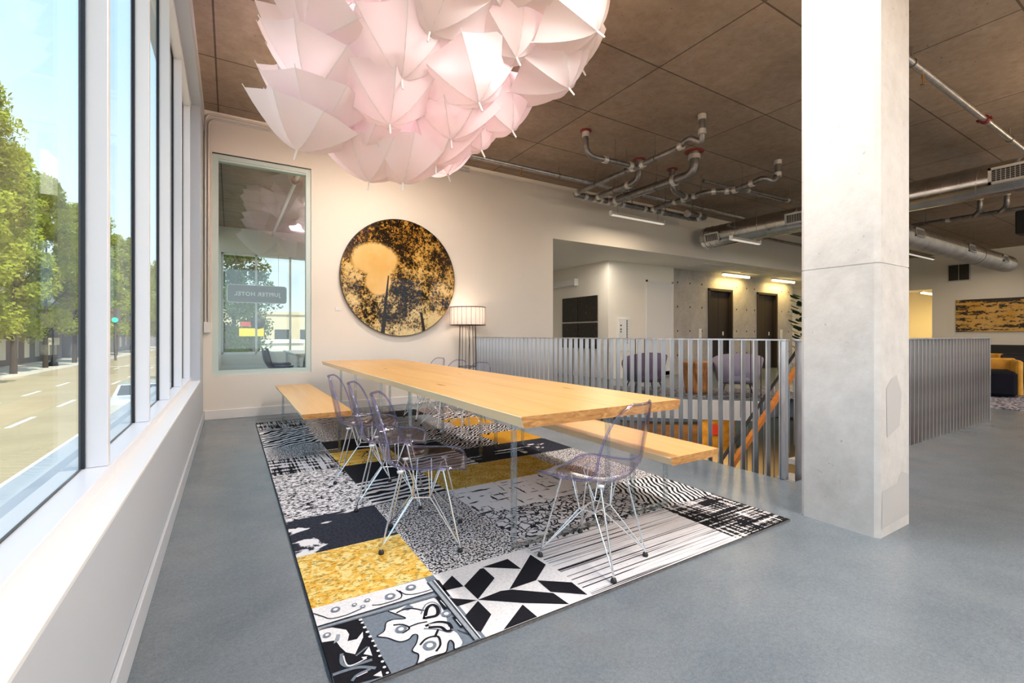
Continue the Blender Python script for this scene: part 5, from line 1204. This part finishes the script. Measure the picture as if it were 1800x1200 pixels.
u0 = make_umbrella()
fr_ = thing('ceiling_armature', 'white rod armature hidden inside the pink umbrella cluster under the ceiling', 'armature', (UC.x, UC.y, CEIL))
mb = MB(); mb.tube([(UC.x, UC.y, CEIL), (UC.x, UC.y, 3.45)], .02, 10); mb.lathe([(0, 0), (.12, 0), (.12, -.02), (0, -.02)], 20, (UC.x, UC.y, CEIL)); mb.build('pole', M['umb_white'], fr_, True)
mb = MB(); mb.ball((UC.x, UC.y, 3.45), .07, 14); mb.build('hub', M['umb_white'], fr_, True)
for i, p in enumerate(UM):
    o = u0 if i == 0 else copy_tree(u0)
    p = Vector(p); nrm = Vector(UN[i]).normalized()
    q = Vector((0, 0, 1)).rotation_difference(nrm)
    o.rotation_mode = 'QUATERNION'; o.rotation_quaternion = q @ Euler((0, 0, random.uniform(0, PI/4))).to_quaternion()
    o.location = p
    o['label'] = ('pale pink open umbrella ' + ULAB[i]) if i < len(ULAB) else 'pale pink open umbrella on the far or upper side of the cluster, mostly hidden'
    o['category'] = 'umbrella'; o['group'] = 'pink umbrellas hung upside down as a ceiling cluster'
    e = p-nrm*.48
    mb = MB(); mb.tube([e, (UC.x, UC.y, 3.45)], .005, 6); mb.build('spoke', M['umb_white'], fr_, True)
for i, (x, y, z) in enumerate(((1.15, 4.35, 3.52), (1.80, 4.2, 3.58), (1.50, 4.75, 3.52))):
    t = thing('cluster_lamp', 'lamp bulb glowing inside the umbrella cluster, %s' % ['nearest the camera', 'on the right', 'at the back'][i], 'lamp', (x, y, CEIL), 0, 'bulbs inside the umbrella cluster')
    mb = MB(); mb.tube([(x, y, CEIL), (x, y, z+.06)], .004, 6); mb.build('cord', M['black'], t, True)
    mb = MB(); mb.ball((x, y, z), .05, 12); mb.build('bulb', emis('cluster_bulb', (1, .84, .78), 2.5), t, True)
    ld = bpy.data.lights.new('cluster_light', 'POINT'); ld.energy = 34; ld.color = (1, .86, .87); ld.shadow_soft_size = .22
    lo = bpy.data.objects.new('cluster_light', ld); col.objects.link(lo); lo.location = (x, y, z-.09)
# ================================================================== OUTDOORS
G = -2.4
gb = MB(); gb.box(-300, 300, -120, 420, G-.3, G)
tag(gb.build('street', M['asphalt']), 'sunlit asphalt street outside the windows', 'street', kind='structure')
pv = MB()
pv.prism([(-60, 52), (-15.2, 52), (-14.6, 54), (-14.6, 300), (-60, 300)], G, G+.14)
pv.prism([(-60, 10), (-13.9, 10), (-13.3, 44), (-14.2, 46.5), (-60, 47)], G, G+.14)
pv.box(-2.6, -.7, -60, 14, G, G+.14); pv.box(-2.6, 40, 17, 20, G, G+.14)
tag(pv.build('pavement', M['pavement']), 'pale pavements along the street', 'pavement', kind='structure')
ln = MB(); ln.box(-4.62, -4.42, -20, 66, G+.001, G+.006)
for x, ph in ((-7.2, 0), (-10.2, 0.4)):
    for k in range(-6, 22): y = 18.8+6.1*k+ph; ln.box(x-.09, x+.09, y, y+2.8, G+.001, G+.006)
ln.box(-13, -4.7, 67, 67.5, G+.001, G+.006)
tag(ln.build('road_markings', M['road_paint']), 'white lane lines painted on the street', 'road markings', kind='structure')

def tree_mesh(h, rad, base, n_leaf, size, seed):
    rnd = random.Random(seed); mb = MB()
    cl = []
    for i in range(70):
        z = base+(h-base)*rnd.random()**.9; f_ = (z-base)/(h-base)
        r_ = rad*(math.sin(PI*min(1, .12+f_*.86))**.7)*(1-.30*f_); a = rnd.random()*2*PI; q = math.sqrt(rnd.random())
        cl.append((r_*q*math.cos(a), r_*q*math.sin(a), z, rnd.uniform(.6, 1.25)*rad*.30))
    for i in range(n_leaf):
        cx, cy, cz, cr = cl[i % len(cl)]
        d = Vector((rnd.gauss(0,1), rnd.gauss(0,1), rnd.gauss(0,1))).normalized()*cr*rnd.random()**.4
        c_ = Vector((cx, cy, cz))+d*Vector((1, 1, 1.25)).length/1.73
        u = Vector((rnd.gauss(0,1), rnd.gauss(0,1), rnd.gauss(0,1))).normalized(); v = u.orthogonal().normalized(); s_ = size*rnd.uniform(.6, 1.3)
        mb.add([c_-u*s_*.5, c_+v*s_*.30, c_+u*s_*.5, c_-v*s_*.30], [(0,1,2,3)])
    return mb
def make_tree(h, rad, base, n_leaf, size, seed, m):
    t = thing('street_tree', 'x', 'tree')
    tree_mesh(h, rad, base, n_leaf, size, seed).build('foliage', m, t)
    tr = MB(); tr.tube([(0, 0, 0), (.05, .03, base), (0, .05, h*.7)], [.26, .20, .05], 8)
    rnd = random.Random(seed)
    for k in range(7):
        z = base*.9+(h-base)*.08*k; a = rnd.random()*6.28; tr.tube([(0, 0, z), (math.cos(a)*rad*.6, math.sin(a)*rad*.6, z+rad*.8)], [.08, .02], 6)
    tr.build('trunk', M['bark'], t)
    return t
ta = make_tree(21.5, 3.6, 4.2, 26000, .34, 3, M['leaf']); tb = make_tree(20, 3.0, 4.4, 22000, .34, 5, M['leaf']); tc = make_tree(12.5, 3.4, 1.2, 20000, .26, 8, M['leaf_dark'])
TR = [(ta, -15.6, 46, 1.04, 'leafy street tree nearest the left edge of the first pane'), (tb, -16.1, 57, .97, 'leafy street tree second from the left across the street'), (ta, -16.3, 66, .92, 'leafy street tree behind the old-style lamp post'),
      (tb, -16.2, 76, .95, 'slim leafy street tree next to the first mullion'), (ta, -16.4, 88, .98, 'distant leafy street tree hidden by the first mullion'), (tb, -16.2, 100, .98, 'distant leafy street tree seen in the second pane'),
      (ta, -16.0, 113, 1.0, 'farther leafy street tree seen in the second pane'), (tb, -16.3, 128, 1.0, 'farthest leafy street tree seen between the mullions'), (ta, -15.0, 142, 1.0, 'leafy street tree at the far end of the street'),
      (tc, .3, 42, 1.0, 'big green tree outside the corner room, behind the hotel sign')]
seen = set()
for proto, x, y, s_, lab in TR:
    o = proto if proto.name not in seen else copy_tree(proto)
    seen.add(proto.name); o.location = (x, y, G); o.scale = (s_, s_, s_); o.rotation_euler = (0, 0, random.uniform(0, 6)); o['label'] = lab; o['group'] = 'trees along the street'
def building(label, x0, x1, y0, y1, z1, m, face, wins, band=None, roof=None):
    t = thing('building', label, 'building', ((x0+x1)/2, (y0+y1)/2, G))
    mb = MB(); mb.box(x0, x1, y0, y1, G, z1); mb.build('wall', m, t, True)
    mb = MB(); mb.box(x0-.2, x1+.2, y0-.2, y1+.2, z1, z1+.35); mb.build('roof', roof or m, t, True)
    for (a, b, c_, d, mm) in wins:
        q = MB()
        if face == 'x': q.box(x1-.02, x1+.04, a, b, c_, d)
        else: q.box(a, b, y0-.04, y0+.02, c_, d)
        q.build('window', mm, t, True)
    if band:
        q = MB(); q.box(x1, x1+1.6, y0+1, y1-1, band, band+.5); q.build('awning', m, t, True)
    return t
building('dark low shop building across the street behind the nearest trees', -40, -21, 46, 64, 3.0, M['b_dark'], 'x', [(y, y+1.5, -1.7, .6, M['b_light'] if k % 3 else M['b_glass']) for k, y in enumerate((47.5, 50, 52.6, 55, 57.5, 60, 62))], .9)
building('dark brick building across the street behind the lamp post', -42, -21, 66, 92, 5.2, M['b_dark'], 'x', [(y, y+1.6, -1.6, .7, M['b_light'] if k % 2 else M['b_glass']) for k, y in enumerate((67.5, 70.5, 74, 77.5, 81, 85, 88))], 1.2)
building('grey building far down the street', -44, -20, 95, 150, 8.5, M['b_grey'], 'x', [(y, y+2.0, -1.4, .8, M['b_light'] if k % 2 else M['b_glass']) for k, y in enumerate(range(97, 148, 6))], 1.4)
building('blue-grey building closing the end of the street', -30, -2, 170, 190, 7.0, M['b_grey'], 'y', [(x, x+2.5, -1.6, .9, M['b_light']) for x in range(-28, -4, 5)])
building('cream low building outside the corner room window', -2, 26, 62, 74, 3.6, M['b_cream'], 'y', [(x, x+1.6, .2, 1.8, M['b_glass']) for x in (1.5, 4.6, 7.4, 10.2, 13)]+[(x, x+2.6, -2.0, -.6, M['b_light']) for x in (2, 6, 10)], None, M['b_cream'])
building('pale garage building under the yellow sign board', .6, 6.5, 52, 58, .3, M['wall_white'], 'y', [(2.5, 4.2, -1.6, -.6, M['b_glass'])])
t = thing('street_lamp', 'old-style black street lamp with a white lantern across the street', 'street lamp', (-16.55, 69.5, G+.14))
mb = MB(); mb.lathe([(0, 0), (.45, 0), (.42, .35), (.22, .5), (.14, .9), (.09, 1.2), (.075, 4.2), (.16, 4.3), (.16, 4.42), (0, 4.42)], 14); mb.build('pole', M['black'], t)
mb = MB(); mb.lathe([(0, 4.42), (.20, 4.45), (.34, 5.0), (.26, 5.25), (.08, 5.5), (0, 5.55)], 12); mb.build('lantern', M['plastic_white'], t)
mb = MB(); mb.box(-.5, .5, -.03, .03, 2.3, 3.1); mb.build('banner', M['b_light'], t)
t = thing('traffic_light', 'green traffic light on a dark pole down the street', 'traffic light', (-13.0, 80, G+.14))
mb = MB(); mb.tube([(0, 0, 0), (0, 0, 6.6)], .13, 8); mb.build('pole', M['b_dark'], t)
mb = MB(); mb.box(-.5, .5, -.35, .0, 5.0, 6.9); mb.build('signal_head', M['b_dark'], t)
mb = MB(); mb.ball((0, -.36, 5.4), .34, 10); mb.build('lens', M['green_light'], t)
t = thing('signpost', 'pole with a yellow board and red and black boards outside the corner room', 'street sign', (1.25, 35.5, G))
mb = MB(); mb.tube([(0, 0, 0), (0, 0, 4.7)], .07, 8); mb.build('pole', M['steel_dark'], t)
mb = MB(); mb.box(-.72, .72, -.16, -.08, 3.45, 3.98); mb.build('yellow_board', M['yellow_sign'], t)
mb = MB(); mb.box(-.62, .1, -.16, -.08, 4.10, 4.42); mb.build('red_board', M['red_sign'], t)
mb = MB(); mb.lathe([(0, -.08), (.55, -.08), (.55, .08), (0, .08)], 20); o = mb.build('black_disc', M['black'], t); o.location = (.35, -.12, 4.35); o.scale = (.75, .75, .75); o.rotation_euler = (PI/2, 0, 0)
# parked car
t = thing('car', 'pale parked car at the kerb seen low in the second pane', 'car', (-3.25, 26.0, G))
sec = [(-2.2, .35, .75), (-2.15, .30, .95), (-1.5, .26, 1.02), (-.95, .26, 1.45), (.75, .26, 1.48), (1.35, .26, 1.05), (2.1, .28, .92), (2.2, .35, .70)]
mb = MB(); vs = []
for y, z0, z1 in sec:
    for x, z in ((-.88, z0), (-.90, min(z1, .85)), (-.72 if z1 > 1.1 else -.84, z1), (.72 if z1 > 1.1 else .84, z1), (.90, min(z1, .85)), (.88, z0)): vs.append((x, y, z))
mb.add(vs, [(i*6+k, i*6+(k+1) % 6, (i+1)*6+(k+1) % 6, (i+1)*6+k) for i in range(len(sec)-1) for k in range(6)]); mb.add(vs[:6], [(5,4,3,2,1,0)]); mb.add(vs[-6:], [(0,1,2,3,4,5)])
mb.build('body', mat('silver_car_paint', (.62, .64, .66), .25, .2, coat=.6), t)
mb = MB(); mb.quad((-.70, -1.47, 1.045), (.70, -1.47, 1.045), (.64, -1.0, 1.42), (-.64, -1.0, 1.42)); mb.quad((-.895, -.9, .95), (-.895, .9, .95), (-.745, .7, 1.40), (-.745, -.85, 1.40)); mb.quad((.895, -.9, .95), (.895, .9, .95), (.745, .7, 1.40), (.745, -.85, 1.40)); mb.build('glazing', M['b_glass'], t)
for sx in (-1, 1):
    for y in (-1.35, 1.35):
        mb = MB(); mb.tube([(sx*.70, y, .32), (sx*.91, y, .32)], .32, 20); mb.build('wheel', M['black'], t)

# ================================================================== LIGHT
w = bpy.data.worlds.new('World'); scene.world = w; w.use_nodes = True
nt = w.node_tree; nt.nodes.clear()
out = nt.nodes.new('ShaderNodeOutputWorld'); bg = nt.nodes.new('ShaderNodeBackground')
tc = nt.nodes.new('ShaderNodeTexCoord'); sp = nt.nodes.new('ShaderNodeSeparateXYZ'); nt.links.new(tc.outputs['Generated'], sp.inputs[0])
cr = ramp(nt, sp.outputs[2], [(0.0, (.86, .93, 1.0)), (.12, (.72, .86, 1.0)), (.45, (.50, .75, .97)), (1.0, (.38, .64, .95))])
nt.links.new(cr, bg.inputs[0]); bg.inputs[1].default_value = SKY; nt.links.new(bg.outputs[0], out.inputs[0])
sd = bpy.data.lights.new('sun', 'SUN'); sd.energy = SUN; sd.color = (1, .93, .80); sd.angle = .01
so_ = bpy.data.objects.new('sun', sd); col.objects.link(so_)
so_.rotation_euler = Vector((-.38, .80, -1.05)).to_track_quat('-Z', 'Y').to_euler()
def area(name, loc, rot, sx, sy, e, c, spread=PI):
    ld = bpy.data.lights.new(name, 'AREA'); ld.shape = 'RECTANGLE'; ld.size = sx; ld.size_y = sy; ld.energy = e; ld.color = c; ld.spread = spread
    lo = bpy.data.objects.new(name, ld); col.objects.link(lo); lo.location = loc; lo.rotation_euler = rot
    return lo
# unseen fill lamps in pendant housings, added to brighten the room
def fill_light(label, x, y, z, L, along_y, e, c):
    t = thing('pendant_light', label, 'pendant light', (x, y, z))  # added fill lamp, built like the visible pendants
    mb = MB(); hx, hy = (.10, L/2) if along_y else (L/2, .10)
    mb.bbox(x-hx, x+hx, y-hy, y+hy, z, z+.06, .004); mb.build('housing', M['lamp_tube'], t, True)
    for s_ in (-.8, .8):
        mb = MB(); px, py = (x, y+hy*s_) if along_y else (x+hx*s_, y); mb.tube([(px, py, z+.06), (px, py, CEIL)], .004, 6); mb.build('cord', M['rod'], t, True)
    area('fill_light', (x, y, z-.012), (0, 0, 0), hx*1.9, hy*1.9, e, c)
    area('fill_uplight', (x, y, z+.075), (PI, 0, 0), hx*1.9, hy*1.9, e*UPK, (1.0, .72, .46))
for k, (x, y) in enumerate(((2.65, -1.1), (3.05, -3.6), (8.0, -1.0), (8.9, -3.5), (11.6, -1.0), (12.5, -3.5), (15.0, -1.0), (18.5, -1.0))):
    fill_light('added fill light behind the viewpoint, lamp row %s' % ['first', 'first rear', 'second', 'second rear', 'third', 'third rear', 'fourth', 'last'][k], x, y, 3.35, 2.2, True, LAMP*(1 if x < 4 else .6), (1.0, .96, .91))
fill_light('added fill light above the near end of the table, in front of the umbrella cluster', 2.2, 1.75, 3.95, 1.6, True, LAMP2, (1.0, .97, .93))  # added out of view to light the column and near table
fill_light('added fill light hidden behind the pink umbrella cluster, washing the back wall', 1.85, 5.75, 3.88, .9, False, 46, (1.0, .90, .78))  # added wall wash, kept out of sight by the umbrellas
area('lower_level_lamp', (8.5, 7.0, -.5), (0, 0, 0), 3.0, 2.0, 60, (1.0, .72, .40))
area('lower_counter_lamp', (11.0, 8.0, -.5), (0, 0, 0), 1.0, 1.0, 60, (1.0, .72, .40))
area('corner_room_lamp', (2.4, 11.0, 3.9), (0, 0, 0), 2.0, 3.0, 70, (1.0, .92, .82))
area('lobby_lamp', (7.6, 8.3, 3.0), (0, 0, 0), 1.0, .6, 24, (1.0, .90, .75))

# ================================================================== CAMERA
cd = bpy.data.cameras.new('camera'); cam = bpy.data.objects.new('camera', cd); col.objects.link(cam)
cam.location = (0, 0, 1.13); cam.rotation_euler = (PI/2, 0, -.5505)
cd.sensor_width = 36; cd.lens = 36*808.3/1800; cd.shift_y = -(600-588.7)/1800
cd.clip_start = .02; cd.clip_end = 1000
scene.camera = cam
vs_ = scene.view_settings; vs_.view_transform = 'Standard'; vs_.look = 'None'; vs_.gamma = 1; vs_.exposure = EXPO; vs_.use_curve_mapping = False
scene.cycles.max_bounces = 12; scene.cycles.transparent_max_bounces = 32; scene.cycles.diffuse_bounces = 5; scene.cycles.glossy_bounces = 4
scene.cycles.caustics_reflective = False; scene.cycles.caustics_refractive = False; scene.cycles.sample_clamp_indirect = 6.0
